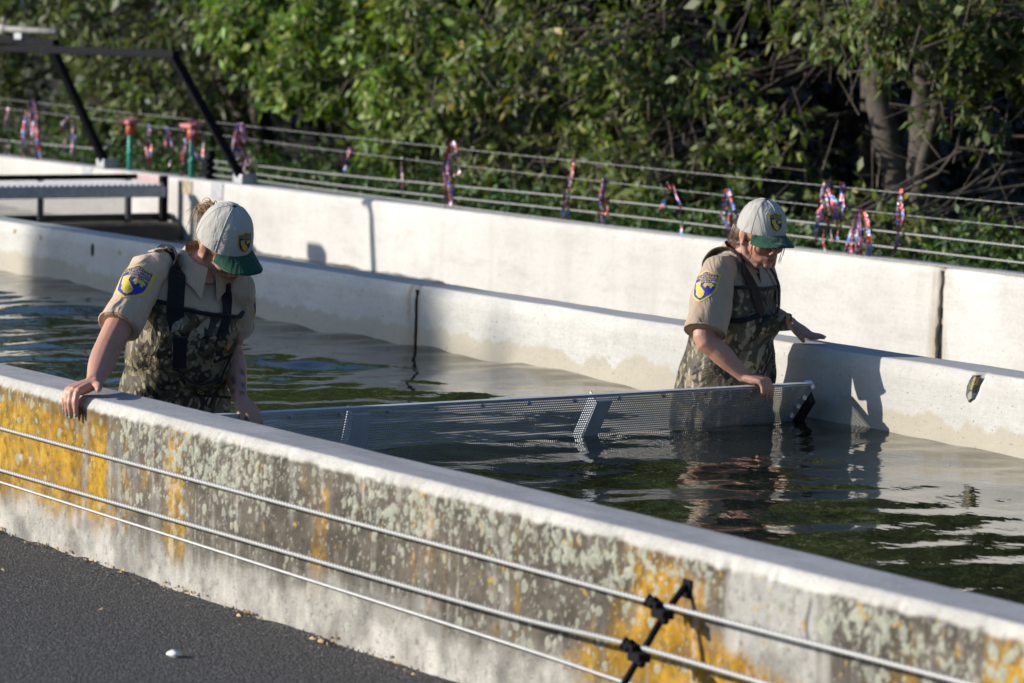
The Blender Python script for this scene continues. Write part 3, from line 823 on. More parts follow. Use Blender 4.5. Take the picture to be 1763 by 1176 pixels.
# ------------------------------------------------------------------ black frame, green posts, spillway walkway
fr = empty('slanted_frame')
A1, A2 = Vector((-21.34, 5.76, 1.345)), Vector((-23.20, 5.76, 1.325))
mk('leg', bar((-21.30, 6.27, 0.50), A1, 0.052), MAT['black'], fr)
mk('leg', bar((-23.40, 6.27, 0.50), A2, 0.050), MAT['black'], fr)
mk('top_rail', bar(A1 + Vector((0.04, 0, 0)), (-26.5, 5.76, 1.31), 0.052), MAT['black'], fr)
mk('cross_rail', bar(A2 + Vector((0, 0.02, 0.052)), (-25.8, 5.62, 1.39), 0.05), MAT['black'], fr)
for x in (-21.30, -23.40): mk('foot_plate', box((x, 6.27, 0.535), (0.13, 0.12, 0.07), bev=0.01), MAT['steel'], fr)
props(fr, 'slanted black steel frame standing on the back wall', 'frame')
MAT['dullpipe'] = simple('weathered_pipe', (0.30, 0.28, 0.25), 0.7, var=0.3, scale=14)
lp = empty('pipe_fitting', (-23.5, 5.74, 1.455))
mk('pipe', tube([(0.40, 0.0, 0.0), (-1.2, -0.02, 0.01)], 0.024, 12), MAT['dullpipe'], lp, True)
mk('collar', tube([(-0.42, 0, 0.0), (-0.58, 0, 0.0)], 0.040, 12), MAT['dullpipe'], lp, True)
mk('cap_nut', tube([(-0.50, 0, 0.04), (-0.50, 0, 0.085)], 0.018, 8), MAT['dullpipe'], lp, True)
mk('saddle', box((-0.2, 0, -0.04), (0.12, 0.06, 0.045), bev=0.004), MAT['steel'], lp)
props(lp, 'grey pipe with a white collar lying on the black frame', 'pipe')
for x, z0, z1, lab in ((-23.10, 0.48, 0.80, 'green post with a flat pink cap, nearer the first black leg'), (-22.14, 0.47, 0.81, 'green post with an orange head, half hidden by foil')):
    g = empty('marker_post', (x, 6.3, z0))
    mk('stem', tube([(0, 0, 0), (0.008, 0, z1 - z0)], 0.021, 10), MAT['green'], g, True)
    mk('head', tube([(0.008, 0, z1 - z0 - 0.05), (0.008, 0, z1 - z0 + 0.03)], [0.032, 0.036], 10), MAT['orange'], g, True)
    mk('cap_plate', box((0.0, -0.005, z1 - z0 + 0.045), (0.17, 0.10, 0.026), Matrix.Rotation(R(8), 3, 'X'), 0.006), MAT['pink'], g)
    mk('side_knob', tube([(0.0, -0.01, 0.14), (0.06, -0.02, 0.16)], 0.018, 8), MAT['green'], g, True)
    props(g, lab, 'post', 'green posts on the back wall')

wk = empty('spillway_walkway')
mk('edge_beam', box((-21.62, 4.62, 0.442), (0.06, 2.44, 0.07), bev=0.006), MAT['steel'], wk)
mk('rear_beam', box((-22.02, 4.72, 0.442), (0.05, 2.60, 0.07), bev=0.006), MAT['steel'], wk)
for k in range(58):
    y = 3.44 + k * 0.0415
    if k == 0: tread = mk('tread_bar', bar((-21.60, y, 0.485), (-22.0, y, 0.485), 0.014, 0.022), MAT['steel'], wk)
    else:
        c = tread.copy(); COL.objects.link(c); c.location = (0, k * 0.0415, 0); c.parent = wk
props(wk, 'grey metal walkway crossing the back channel', 'walkway')

t = NT('wire_mesh')
t.base((0.55, 0.53, 0.48)); t.p(Roughness=0.5, Metallic=0.3)
sep = t.new('ShaderNodeSeparateXYZ'); t.t.links.new(t.coord(), sep.inputs[0])
MAT['mesh'] = simple('mesh_wire', (0.50, 0.49, 0.46), 0.5, metal=0.4, var=0.1)
gt = empty('mesh_gate')
XG = -22.16
MAT['gatepost'] = simple('gate_post', (0.085, 0.085, 0.09), 0.6, metal=0.2, var=0.2)
for y, z0 in ((3.95, 0.2), (4.57, 0.2), (5.20, 0.2), (5.84, 0.2)):
    mk('post', bar((XG, y, z0), (XG, y, 0.51), 0.036), MAT['gatepost'], gt)
mk('top_rail', bar((XG, 3.40, 0.512), (XG, 5.90, 0.512), 0.035), MAT['black'], gt)
for k, (ya, yb) in enumerate(((3.97, 4.55), (4.59, 5.18), (5.22, 5.82))):
    vf = []
    for j in range(int((yb - ya) / 0.02) + 1): vf.append(tube([(XG - 0.02, ya + j * 0.02, 0.26), (XG - 0.02, ya + j * 0.02, 0.50)], 0.0026, 4, False))
    for j in range(13): vf.append(tube([(XG - 0.022, ya, 0.26 + j * 0.02), (XG - 0.022, yb, 0.26 + j * 0.02)], 0.0026, 4, False))
    props(mk('mesh_panel', join(*vf), MAT['mesh'], gt), kind='stuff')
mk('end_post', bar((-22.16, 6.10, 0.05), (-22.16, 6.10, 0.515), 0.05), MAT['black'], gt)
props(gt, 'framed wire mesh gate standing under the metal walkway', 'gate')
MAT['darksteel'] = simple('dull_dark_steel', (0.10, 0.10, 0.105), 0.6, metal=0.2, var=0.2)
MAT['wet'] = simple('wet_algae_concrete_and_shade', (0.022, 0.021, 0.017), 0.5, var=0.5, scale=16, bump=0.6)
MAT['sill'] = simple('stained_sill', (0.20, 0.175, 0.14), 0.9, var=0.35, scale=12)
si = empty('spillway_sill')
mk('shadow_gap_panel', box((-22.22, 4.79, 0.236), (0.05, 2.78, 0.050), bev=0.003), MAT['wet'], si)  # added black panel standing in for the shadow gap below the mesh
mk('sill_block', box((-22.32, 4.79, 0.085), (0.50, 2.78, 0.24), bev=0.012), MAT['sill'], si)
mk('apron_face', box((-22.05, 4.79, 0.04), (0.08, 2.78, 0.28), Matrix.Rotation(R(-14), 3, 'Y'), 0.01), MAT['wet'], si)
mk('apron_floor', box((-21.3, 4.79, -0.06), (1.6, 2.78, 0.20), Matrix.Rotation(R(3), 3, 'Y'), 0.01), MAT['wet'], si)
props(si, 'dark wet concrete sill below the mesh gate', 'sill')
# ------------------------------------------------------------------ perforated crowder screen across the channel
def scr(y, z):
    """screen face: leans a little, twisted along its length"""
    u = (y - 0.3) / 2.82
    xt = -10.530 - 0.100 * u; xw = -10.540 - 0.250 * u
    return xt + (xw - xt) * (0.392 - z) / 0.152
sn = empty('crowder_screen')
pitch = 0.0088
ys = np.arange(0.24, 3.075, pitch); zs_ = np.arange(0.393, 0.10, -pitch)
V, F = [], []
nn = 8; ang = np.arange(nn) * 2 * math.pi / nn + math.pi / 8
def pt(y, z): return (scr(y, z), y, z)
gy, gz = len(ys), len(zs_)
V = [pt(y, z) for y in ys for z in zs_]
for i in range(gy - 1):
    for j in range(gz - 1):
        a, b, c_, d = i * gz + j, (i + 1) * gz + j, (i + 1) * gz + j + 1, i * gz + j + 1
        cy, cz = (ys[i] + ys[i + 1]) / 2, (zs_[j] + zs_[j + 1]) / 2
        if j < 1 or i < 1 or i > gy - 4:
            F.append((a, b, c_, d)); continue
        k = len(V); r = pitch * 0.285
        V += [pt(cy + r * math.cos(w), cz + r * math.sin(w)) for w in ang]
        # ring of quads/tris between the cell corners and the octagonal hole
        # ang index: 0,1 -> +y side (22,67 deg); 2,3 upper; 4,5 -y; 6,7 lower
        A, B, C, D = a, b, c_, d                   # A(-y,+z) B(+y,+z) C(+y,-z) D(-y,-z)
        F += [(B, A, k + 2, k + 1), (A, k + 3, k + 2), (A, D, k + 4, k + 3), (D, k + 5, k + 4), (D, C, k + 6, k + 5), (C, k + 7, k + 6), (C, B, k + 0, k + 7), (B, k + 1, k + 0)]
props(mk('perforated_sheet', (V, F), MAT['alu'], sn), kind='stuff')
def sbar(y0, y1, z, off, w, h): return bar((scr(y0, z) + off, y0, z), (scr(y1, z) + off, y1, z), w, h)
mk('top_rail', sbar(0.24, 3.06, 0.389, -0.022, 0.040, 0.008), MAT['alu'], sn)
for y in (0.42, 1.13, 2.115):
    st = mk('stiffener', bar((scr(y, 0.385) - 0.030, y, 0.385), (scr(y, -0.2) - 0.030, y + 0.012, -0.2), 0.05, 0.006, (0, 1, 0)), MAT['alu'], sn)
    mk('stiffener_web', bar((scr(y, 0.385) - 0.006, y + 0.03, 0.37), (scr(y, -0.2) - 0.006, y + 0.042, -0.2), 0.006, 0.062, (0, 1, 0)), MAT['alu'], sn)
mk('end_rail', bar((scr(3.07, 0.385) - 0.012, 3.055, 0.390), (scr(3.12, -0.1) - 0.012, 3.105, -0.1), 0.03, 0.03), MAT['alu'], sn)
mk('edge_brush', bar((scr(3.09, 0.33) + 0.004, 3.092, 0.335), (scr(3.15, -0.1), 3.150, -0.1), 0.026, 0.05), MAT['darkrub'], sn)
for k in range(14):
    y = 0.5 + k * 0.19
    o = mk('bolt', join(tube([(scr(y, .374) - 0.002, y, 0.374), (scr(y, .374) + 0.006, y, 0.374)], 0.0075, 8), tube([(scr(y, .374) - 0.002, y, 0.374), (scr(y, .374) + 0.012, y, 0.374)], 0.004, 6)), MAT['steel'], sn)
for z in (0.38, 0.335, 0.30, 0.262): mk('bolt', tube([(scr(3.055, z), 3.055, z), (scr(3.055, z) + 0.012, 3.055, z)], 0.009, 8), MAT['alu'], sn)
props(sn, 'perforated metal crowder screen held across the raceway by both people', 'screen')

# ------------------------------------------------------------------ people
def rotv(v, axis, a): return Matrix.Rotation(a, 3, axis) @ v
def hand(wrist, a, n, side, bends, spread=0.10, thumb=(0.75, 0.66, 0.0), size=1.0):
    """a finger direction, n back-of-hand normal, side = towards the thumb. Returns pieces + fingertip frames"""
    a = Vector(a).normalized(); n = Vector(n); n = (n - a * n.dot(a)).normalized(); s = n.cross(a)
    if s.dot(Vector(side)) < 0: s = -s
    W = Vector(wrist); out = []; tips = []
    offs = (0.030, 0.0105, -0.0095, -0.0285); kn = (0.080, 0.084, 0.080, 0.072); ln = (0.068, 0.076, 0.070, 0.055)
    for i in range(4):
        k0 = W + (a * 0.008 + s * offs[i] * 0.55) * size
        k1 = W + (a * kn[i] + s * offs[i] + n * (0.004 - 0.003 * abs(i - 1.2))) * size
        out.append(tube([W - a * 0.01, k0, (k0 + k1) / 2 + n * 0.002, k1], [0.016 * size, 0.0155 * size, 0.0135 * size, 0.0115 * size], 8))
        d = (a + s * (1.5 - i) * spread).normalized(); p = k1; pts = [p]; rad = [0.0102 * size]
        ax = s
        sgn = 1 if rotv(a, s, 0.3).dot(n) < 0 else -1
        b = bends[i] if hasattr(bends[0], '__len__') else bends
        for j, (fr_, bd) in enumerate(zip((0.46, 0.30, 0.24), b)):
            d = rotv(d, ax, sgn * R(bd)); q = p + d * ln[i] * fr_ * size
            pts.append((p + q) / 2); rad.append((0.0090, 0.0084, 0.0078)[j] * size)
            pts.append(q); rad.append((0.0094, 0.0086, 0.0058)[j] * size)
            p = q
        out.append(tube(pts, rad, 8))
        out.append(ellipsoid(p - d * 0.003, (0.0072 * size,) * 3, n=8, mrows=6))
        tips.append((p, d.copy(), rotv(n, ax, sgn * R(sum(b)))))
    # palm pad and thumb
    out.append(ellipsoid(W + (a * 0.045 - n * 0.006) * size, (0.048 * size, 0.036 * size, 0.013 * size), (a, s, n)))
    r0 = W + (a * 0.012 + s * 0.020) * size; td = (a * thumb[0] + s * thumb[1] + n * thumb[2]).normalized()
    r1 = r0 + td * 0.042 * size; r2 = r1 + (td * 0.8 + a * 0.35).normalized() * 0.030 * size; r3 = r2 + (td * 0.85 + a * 0.3 - n * 0.05).normalized() * 0.025 * size
    out.append(tube([r0, r1, (r1 + r2) / 2, r2, r3], [0.0145 * size, 0.0118 * size, 0.0102 * size, 0.0105 * size, 0.0068 * size], 8))
    tips.append((r3, (r3 - r2).normalized(), n))
    return out, tips

def head_pieces(c, f, u, neck):
    f = Vector(f).normalized(); u = Vector(u); u = (u - f * u.dot(f)).normalized(); l = u.cross(f)
    c = Vector(c); P = lambda x, y, z: c + f * x + l * y + u * z
    ax = (f, l, u); o = []
    o.append(ellipsoid(P(-0.008, 0, 0.022), (0.094, 0.073, 0.088), ax, 20, 14))
    o.append(ellipsoid(P(0.022, 0, -0.030), (0.066, 0.060, 0.078), ax, 18, 12))
    o.append(ellipsoid(P(0.040, 0, -0.066), (0.046, 0.042, 0.042), ax, 16, 10))
    o.append(ellipsoid(P(0.070, 0, -0.098), (0.020, 0.021, 0.017), ax))
    for s in (1, -1):
        o.append(ellipsoid(P(0.056, 0.034 * s, -0.034), (0.030, 0.026, 0.027), ax))
        o.append(tube([P(-0.010, 0.058 * s, -0.035), P(0.010, 0.053 * s, -0.085), P(0.060, 0.024 * s, -0.102)], [0.020, 0.021, 0.017], 10))
        o.append(ellipsoid(P(-0.006, 0.074 * s, -0.012), (0.017, 0.007, 0.030), ax))
        o.append(ellipsoid(P(-0.012, 0.079 * s, -0.006), (0.013, 0.006, 0.022), ax))
        o.append(ellipsoid(P(0.001, 0.076 * s, -0.034), (0.009, 0.006, 0.011), ax))
        o.append(ellipsoid(P(0.076, 0.032 * s, -0.004), (0.013, 0.016, 0.010), ax))
        o.append(ellipsoid(P(0.098, 0.010 * s, -0.046), (0.011, 0.008, 0.007), ax))
    o.append(ellipsoid(P(0.070, 0, 0.016), (0.020, 0.050, 0.014), ax))
    o.append(tube([P(0.084, 0, 0.006), P(0.098, 0, -0.018), P(0.112, 0, -0.040)], [0.010, 0.0095, 0.0115], 10))
    o.append(ellipsoid(P(0.085, 0, -0.066), (0.013, 0.023, 0.0065), ax))
    o.append(ellipsoid(P(0.082, 0, -0.077), (0.013, 0.019, 0.0070), ax))
    o.append(tube([P(-0.022, 0, 0.0), P(-0.022, 0, -0.055), Vector(neck), Vector(neck) - Vector((0, 0, 0.06))], [0.048, 0.047, 0.052, 0.07], 16))
    return o, (c, f, l, u)

SKIN = np.array([0.50, 0.265, 0.185])
def skin_cols(me, H, base, tattoo=None, warm=None):
    n = len(me.vertices); co = np.empty(n * 3, np.float32); me.vertices.foreach_get('co', co); co = co.reshape(-1, 3)
    c, f, l, u = [np.array(tuple(q)) for q in H]
    d = co - c; x, y, z = d @ f, d @ l, d @ u
    col = np.tile(base, (n, 1)).astype(float)
    col *= (0.93 + 0.14 * fbm(co[:, 0] * 30 + co[:, 1] * 13, co[:, 2] * 30, 3))[:, None]
    def put(m_, cc, k): col[:] += (np.array(cc) - col) * (m_ * k)[:, None]
    face = x > 0.055
    put(face * np.exp(-((y / 0.022) ** 2 + ((z + 0.0715) / 0.0085) ** 2)), (0.40, 0.13, 0.11), 0.75)
    put(face * np.exp(-((y / 0.024) ** 4 + ((z + 0.0715) / 0.0022) ** 2)), (0.14, 0.05, 0.04), 0.7)
    for s in (1, -1):
        put(face * np.exp(-(((y - 0.034 * s) / 0.018) ** 4 + ((z - 0.017 + 0.25 * abs(0)) / 0.0045) ** 2)), (0.10, 0.06, 0.04), 0.75)
        put(face * np.exp(-(((y - 0.033 * s) / 0.014) ** 4 + ((z + 0.008) / 0.0035) ** 2)), (0.05, 0.035, 0.03), 0.85)
        put((x > 0.03) * np.exp(-(((y - 0.042 * s) / 0.022) ** 2 + ((z + 0.038) / 0.022) ** 2)), (0.56, 0.23, 0.17), 0.35)
        put(np.exp(-(((y - 0.008 * s) / 0.005) ** 2 + ((z + 0.052) / 0.004) ** 2)) * (x > 0.09), (0.15, 0.06, 0.05), 0.6)
    put(np.exp(-((y / 0.014) ** 2 + ((z + 0.040) / 0.014) ** 2)) * (x > 0.1), (0.58, 0.24, 0.18), 0.4)
    if tattoo is not None:
        for (p, ax, r) in tattoo:
            p = np.array(tuple(p)); ax = np.array(tuple(ax)); e = co - p; al = e @ ax
            lat = np.linalg.norm(e - al[:, None] * ax, axis=1)
            m_ = np.exp(-((al / (r * 1.25)) ** 4 + (lat / (r * 0.85)) ** 4)) * (1 - 0.8 * np.exp(-(lat / (r * 0.15)) ** 2))
            put(m_, (0.045, 0.05, 0.055), 0.85)
    a = me.color_attributes.new('tint', 'FLOAT_COLOR', 'POINT')
    cc = np.ones((n, 4), np.float32); cc[:, :3] = col
    a.data.foreach_set('color', cc.ravel())

def fold(me, amp, fr=14.0, seed=0.0, zs=0.6):
    """gathered-cloth relief pushed into the mesh itself"""
    n = len(me.vertices)
    co = np.empty(n * 3, np.float32); me.vertices.foreach_get('co', co); co = co.reshape(-1, 3)
    nr = np.empty(n * 3, np.float32); me.vertices.foreach_get('normal', nr); nr = nr.reshape(-1, 3)
    for i in range(n):
        x, y, z = map(float, co[i])
        q = noise.noise((x * fr + seed, y * fr, z * fr * zs)); q2 = noise.noise((x * fr * 2.3 + seed, y * fr * 2.3, z * fr * 1.6 + 5))
        co[i] += nr[i] * (amp * (q + 0.4 * q2))
    me.vertices.foreach_set('co', co.ravel())
    me.update()

def bvh_of(me): return BVHTree.FromPolygons([v.co.copy() for v in me.vertices], [tuple(p.vertices) for p in me.polygons])

def ribbon(name, pts, width, bvh, mat, parent, off=0.006, th=0.004, hint=None, per=8):
    P = catmull(pts, per); Q, N = [], []
    for p in P:
        loc, nor, _, _ = bvh.find_nearest(p)
        Q.append(loc + nor * off); N.append(nor)
    for _ in range(2):
        N = [(N[max(i - 1, 0)] + N[i] * 2 + N[min(i + 1, len(N) - 1)]).normalized() for i in range(len(N))]
        Q = [Q[0]] + [(Q[i - 1] + Q[i] * 2 + Q[i + 1]) / 4 for i in range(1, len(Q) - 1)] + [Q[-1]]
    V, F = [], []
    for i in range(len(Q)):
        t = (Q[min(i + 1, len(Q) - 1)] - Q[max(i - 1, 0)]).normalized(); w = t.cross(N[i]).normalized() * width / 2
        V += [Q[i] - w, Q[i] + w, Q[i] + w + N[i] * th, Q[i] - w + N[i] * th]
        if i:
            a, b = 4 * i - 4, 4 * i
            for k in range(4): F.append((a + k, a + (k + 1) % 4, b + (k + 1) % 4, b + k))
    F += [(0, 1, 2, 3), tuple(len(V) - 4 + k for k in (3, 2, 1, 0))]
    return mk(name, (V, F), mat, parent, False)

def poly2d(pts, cuts=4):
    bm = bmesh.new()
    f = bm.faces.new([bm.verts.new((x, y, 0)) for x, y in pts])
    bmesh.ops.triangulate(bm, faces=[f])
    for _ in range(cuts):
        es = [e for e in bm.edges if e.calc_length() > 0.12]
        if not es: break
        bmesh.ops.subdivide_edges(bm, edges=es, cuts=1)
        bmesh.ops.triangulate(bm, faces=bm.faces[:])
    bm.verts.index_update()
    out = [(v.co.x, v.co.y) for v in bm.verts], [[v.index for v in q.verts] for q in bm.faces]
    bm.free(); return out

def text2d(s, size, x, y):
    cu = bpy.data.curves.new('t', 'FONT'); cu.body = s; cu.size = size; cu.align_x = 'CENTER'; cu.align_y = 'CENTER'; cu.resolution_u = 2
    cu.offset = size * 0.012
    o = bpy.data.objects.new('t', cu); COL.objects.link(o)
    dg = bpy.context.evaluated_depsgraph_get(); dg.update()
    me = bpy.data.meshes.new_from_object(o.evaluated_get(dg))
    out = [(v.co.x + x, v.co.y + y) for v in me.vertices], [tuple(p.vertices) for p in me.polygons]
    bpy.data.objects.remove(o); bpy.data.curves.remove(cu); bpy.data.meshes.remove(me)
    return out

SHIELD = [(0, .63), (.10, .60), (.22, .545), (.36, .53), (.5, .55), (.5, .10), (.485, -.12), (.43, -.30), (.33, -.44), (.18, -.56), (0, -.66)]
SHIELD = SHIELD + [(-x, y) for x, y in SHIELD[-2:0:-1]]
INNER = [(x * 0.87, y * 0.89 - 0.002) for x, y in SHIELD]
STATE = [(-.36, .17), (-.10, .17), (-.10, -.02), (.15, -.27), (.14, -.40), (.06, -.50), (-.06, -.50), (-.12, -.42), (-.22, -.34), (-.24, -.22), (-.33, -.05)]
BEAR = [(.02, -.03), (.05, .06), (.12, .10), (.22, .085), (.30, .10), (.38, .055), (.40, 0), (.35, -.02), (.34, -.10), (.28, -.10), (.27, -.03), (.17, -.03), (.16, -.10), (.09, -.10), (.09, -.03)]
def emblem(name, o, U, N, size, bvh, parent, cols=('yellow', 'blue'), lines=True, lift=0.0015):
    N = Vector(N).normalized(); Vv = Vector(U); Vv = (Vv - N * Vv.dot(N)).normalized(); Uu = Vv.cross(N); o = Vector(o)
    def lay(vf, off):
        out = []
        for x, y in vf[0]:
            p = o + Uu * x * size + Vv * y * size + N * 0.12
            loc, nor, _, d = bvh.ray_cast(p, -N, 0.3)
            out.append((loc if loc is not None else p - N * 0.12) + N * off)
        return out, [tuple(reversed(f)) if False else tuple(f) for f in vf[1]]
    root = mk(name, lay(poly2d(SHIELD), lift), MAT[cols[0]], parent)
    mk('blue_field', lay(poly2d(INNER), lift + 0.0012), MAT[cols[1]], root)
    mk('state_outline', lay(poly2d(STATE), lift + 0.0024), MAT[cols[0]], root)
    mk('bear_outline', lay(poly2d(BEAR), lift + 0.0024), MAT[cols[0]], root)
    if lines:
        vf = [text2d('RESOURCES AGENCY', 0.098, 0, .455), text2d('CALIFORNIA', 0.150, 0, .345), text2d('DEPARTMENT', 0.098, 0.11, .245), text2d('FISH&GAME', 0.118, 0.14, .150)]
        V, F = [], []
        for v, f in vf:
            k = len(V); V += v; F += [tuple(i + k for i in q) for q in f]
        mk('lettering', lay((V, F), lift + 0.0026), MAT[cols[0]], root)
    return root

def cap(c, f, u, person, cols, top=0.146):
    """six-panel baseball cap: crown, bill, button, seams, eyelets, badge; c = cranium centre"""
    f = Vector(f).normalized(); u = Vector(u); u = (u - f * u.dot(f)).normalized(); l = u.cross(f); c = Vector(c)
    P = lambda x, y, z: c + f * x + l * y + u * z
    def surf(w, t, g=0.0):
        # w azimuth from the front, t 0 rim .. 1 top
        cw, sw = math.cos(w), math.sin(w)
        rim = 0.014 + 0.004 * cw - 0.012 * (1 - abs(cw)) * 0.4
        ph = t * math.pi / 2
        rx, ry = 0.1045 + g, 0.0850 + g
        k = math.cos(ph) ** (0.80 if cw > 0 else 0.92)
        if t >= 1: k = 0
        z = rim + (top + g - rim) * math.sin(ph) ** 1.02
        pinch = 1 - 0.010 * (0.5 + 0.5 * math.cos(6 * w + math.pi)) ** 6 * math.cos(ph)
        return P(-0.006 + rx * cw * k * pinch, ry * sw * k * pinch, z)
    n, mr = 60, 16; V, F = [], []
    for i in range(mr):
        for k in range(n): V.append(surf(2 * math.pi * k / n, i / mr))
    V.append(surf(0, 1.0)); apex = len(V) - 1
    for i in range(mr - 1):
        for k in range(n): F.append((i * n + k, i * n + (k + 1) % n, (i + 1) * n + (k + 1) % n, (i + 1) * n + k))
    for k in range(n): F.append(((mr - 1) * n + k, (mr - 1) * n + (k + 1) % n, apex))
    crown = mk('cap', (V, F), MAT['cap'], person, True)
    bv = BVHTree.FromPolygons(V, F)
    for k in range(6):
        w = R(60 * k)
        mk('seam', tube([surf(w, t / 12, 0.0004) for t in range(0, 13)], 0.0013, 5), MAT['seam'], crown, True)
        w += R(30); p = surf(w, 0.52, 0.0006); q = bv.find_nearest(p)
        mk('eyelet', tube([p - q[1] * 0.001, p + q[1] * 0.001], 0.0042, 8), MAT['seam'], crown)
    mk('button', ellipsoid(surf(0, 1.0), (0.008, 0.008, 0.005), (f, l, u), 10, 6), MAT['bill'], crown, True)
    # bill: two skins and an edge
    V, F = [], []; nu, nv = 25, 9
    for lay in (0, 1):
        for i in range(nu):
            s = -1 + 2 * i / (nu - 1); w = s * R(58)
            base = surf(w, 0.0)
            for j in range(nv):
                t = j / (nv - 1)
                ext = 0.080 * (1 - abs(s) ** 3.2) ** 0.55
                d = (f * (0.92) + l * (0.10 * s)).normalized()
                p = base + d * ext * t - u * (0.007 * t + 0.024 * s * s * (0.35 + 0.65 * t) + 0.008 * t * t) + u * (0.004 if lay == 0 else 0.0005)
                V.append(p)
    for lay in (0, 1):
        b = lay * nu * nv
        for i in range(nu - 1):
            for j in range(nv - 1):
                q = (b + i * nv + j, b + (i + 1) * nv + j, b + (i + 1) * nv + j + 1, b + i * nv + j + 1)
                F.append(q if lay == 0 else q[::-1])
    for i in range(nu - 1):
        a, b = i * nv + nv - 1, (i + 1) * nv + nv - 1
        F.append((a, b, b + nu * nv, a + nu * nv))
    mk('bill', (V, F), MAT['bill'], crown, True)
    emblem('cap_badge', P(0.098, 0.0, 0.072), u, f + u * 0.20, 0.056, bv, crown, cols, True, 0.0015)
    return crown

def strands(name, roots, paths, rad, mat, parent):
    vf = []
    for r in range(len(paths)):
        p = paths[r]; m_ = len(p)
        vf.append(tube(catmull(p, 4), [rad * (1 - 0.75 * i / ((m_ - 1) * 4)) for i in range((m_ - 1) * 4 + 1)], 5))
    return props(mk(name, join(*vf), mat, parent, True), kind='stuff')

def nails(tips, parent, size=1.0, idx=(0, 1, 2, 3)):
    for i in idx:
        p, d, n = tips[i]; n = (n - d * n.dot(d)).normalized(); s = d.cross(n)
        mk('fingernail', ellipsoid(p - d * 0.003 + n * 0.0052, (0.0066, 0.0050, 0.0022), (d, s, n), 8, 6), MAT['nail'], parent, True)

def sleeve_tube(sh, el, frac, r0, r1, inward):
    sh, el = Vector(sh), Vector(el); d = (el - sh).normalized()
    return tube([sh + Vector(inward) * 0.06 - d * 0.01, sh, sh + (el - sh) * 0.25, sh + (el - sh) * 0.5, sh + (el - sh) * frac], [r0 * 0.95, r0, (r0 + r1) / 2, r1 * 0.98, r1], 20)

def ring_tube(bvh, ringpts, rad, name, mat, parent, off=0.004):
    out = []
    for p in ringpts:
        loc, nor, _, _ = bvh.find_nearest(p); out.append(loc + nor * off)
    out.append(out[0].copy())
    return mk(name, tube(out, rad, 8, False), mat, parent, True)

# ---- the person bending at the front wall
p1 = empty('person', (-10.86, 0.60, -0.62))
p1off = Matrix.Translation((10.86, -0.60, 0.62))
UP = Vector((0, 0, 1))
N1 = Vector((-10.655, 0.598, 0.875)); RS1 = Vector((-10.70, 0.425, 0.852)); LS1 = Vector((-10.645, 0.726, 0.790))
RE1 = Vector((-10.565, 0.224, 0.622)); RW1 = Vector((-10.322, 0.062, 0.540)); LE1 = Vector((-10.82, 0.791, 0.585)); LW1 = Vector((-10.605, 0.719, 0.438))
spine1 = [((-10.87, 0.60, 0.12), (0, 1, 0), (1, 0, 0), .185, .135), ((-10.86, 0.60, 0.30), (0, 1, 0), (1, 0, 0), .190, .14),
          ((-10.83, 0.588, 0.42), (0.02, 1, -.03), (1, 0, .1), .172, .128), ((-10.79, 0.578, 0.52), (0.05, 1, -.08), (1, -.05, -.2), .160, .122),
          ((-10.74, 0.572, 0.62), (0.10, 1, -.14), (1, -.1, -.3), .162, .122), ((-10.70, 0.572, 0.70), (0.14, 1, -.18), (1, -.12, -.35), .168, .124),
          ((-10.685, 0.576, 0.765), (0.16, 1, -.20), (1, -.14, -.35), .168, .110), ((-10.68, 0.582, 0.82), (0.16, 1, -.20), (1, -.14, -.35), .148, .085),
          ((-10.672, 0.590, 0.858), (0.16, 1, -.2), (1, -.14, -.35), .095, .064), ((-10.660, 0.597, 0.885), (0.16, 1, -.2), (1, -.1, -.3), .060, .056)]
def scaled(sp, k, kd=None): return [(c, L, Fr, a * k, b * (kd or k)) for c, L, Fr, a, b in sp]
HC1 = Vector((-10.60, 0.652, 0.945)); HF1 = (0.82, 0.22, -0.53); HU1 = (0.515, -0.02, 0.857)
pc, H1 = head_pieces(HC1, HF1, HU1, N1)
hr, tips_r1 = hand(RW1, (0.20, -0.95, -0.22), (0.0, -0.1, 1), (1, 0, 0), [(60, 16, 4), (64, 16, 4), (64, 18, 4), (60, 18, 6)], 0.06, (0.35, 0.93, 0.05), 1.12)
hl, tips_l1 = hand(LW1, (0.66, 0.30, -0.62), (0.55, 0.2, 0.8), (0.4, -0.9, 0), [(14, 16, 10), (22, 22, 12), (26, 24, 12), (28, 26, 14)], 0.06, (0.85, 0.5, -0.2))
arm = lambda s, e, w, k=1.0: tube(catmull([s, (s * 0.5 + e * 0.5), e, e * 0.72 + w * 0.28, e * 0.3 + w * 0.7, w], 3), [.052 * k, .051 * k, .050 * k, .048 * k, .046 * k, .044 * k, .042 * k, .042 * k, .0425 * k, .0425 * k, .042 * k, .039 * k, .034 * k, .030 * k, .027 * k, .0255 * k], 14)
body = pc + hr + hl + [loft(scaled(spine1, 0.88)), arm(RS1, RE1, RW1, 1.04), arm(LS1, LE1, LW1, 1.0), ellipsoid(RS1, (.055, .055, .055)), ellipsoid(LS1, (.055, .055, .055))]
for s in (-1, 1):
    body.append(tube([(-10.87, 0.60 + 0.09 * s, 0.22), (-10.87, 0.60 + 0.10 * s, -0.15), (-10.88, 0.60 + 0.11 * s, -0.52), (-10.88, 0.60 + 0.11 * s, -0.60)], [.10, .07, .05, .05], 12))
    body.append(ellipsoid((-10.82, 0.60 + 0.115 * s, -0.585), (0.13, 0.05, 0.04)))
me = remesh(join(*body), 0.0042, 2, 0.45)
tat = []
ax = (LW1 - LE1).normalized()
camdir = (CO - LE1).normalized()
for k in range(13):
    t_ = 0.02 + 0.075 * k; side = ax.cross(camdir).normalized() * (0.024 * math.sin(k * 2.4))
    tat.append((LE1 + (LW1 - LE1) * t_ + camdir * 0.036 + side, (ax + side * 6).normalized(), 0.0115))
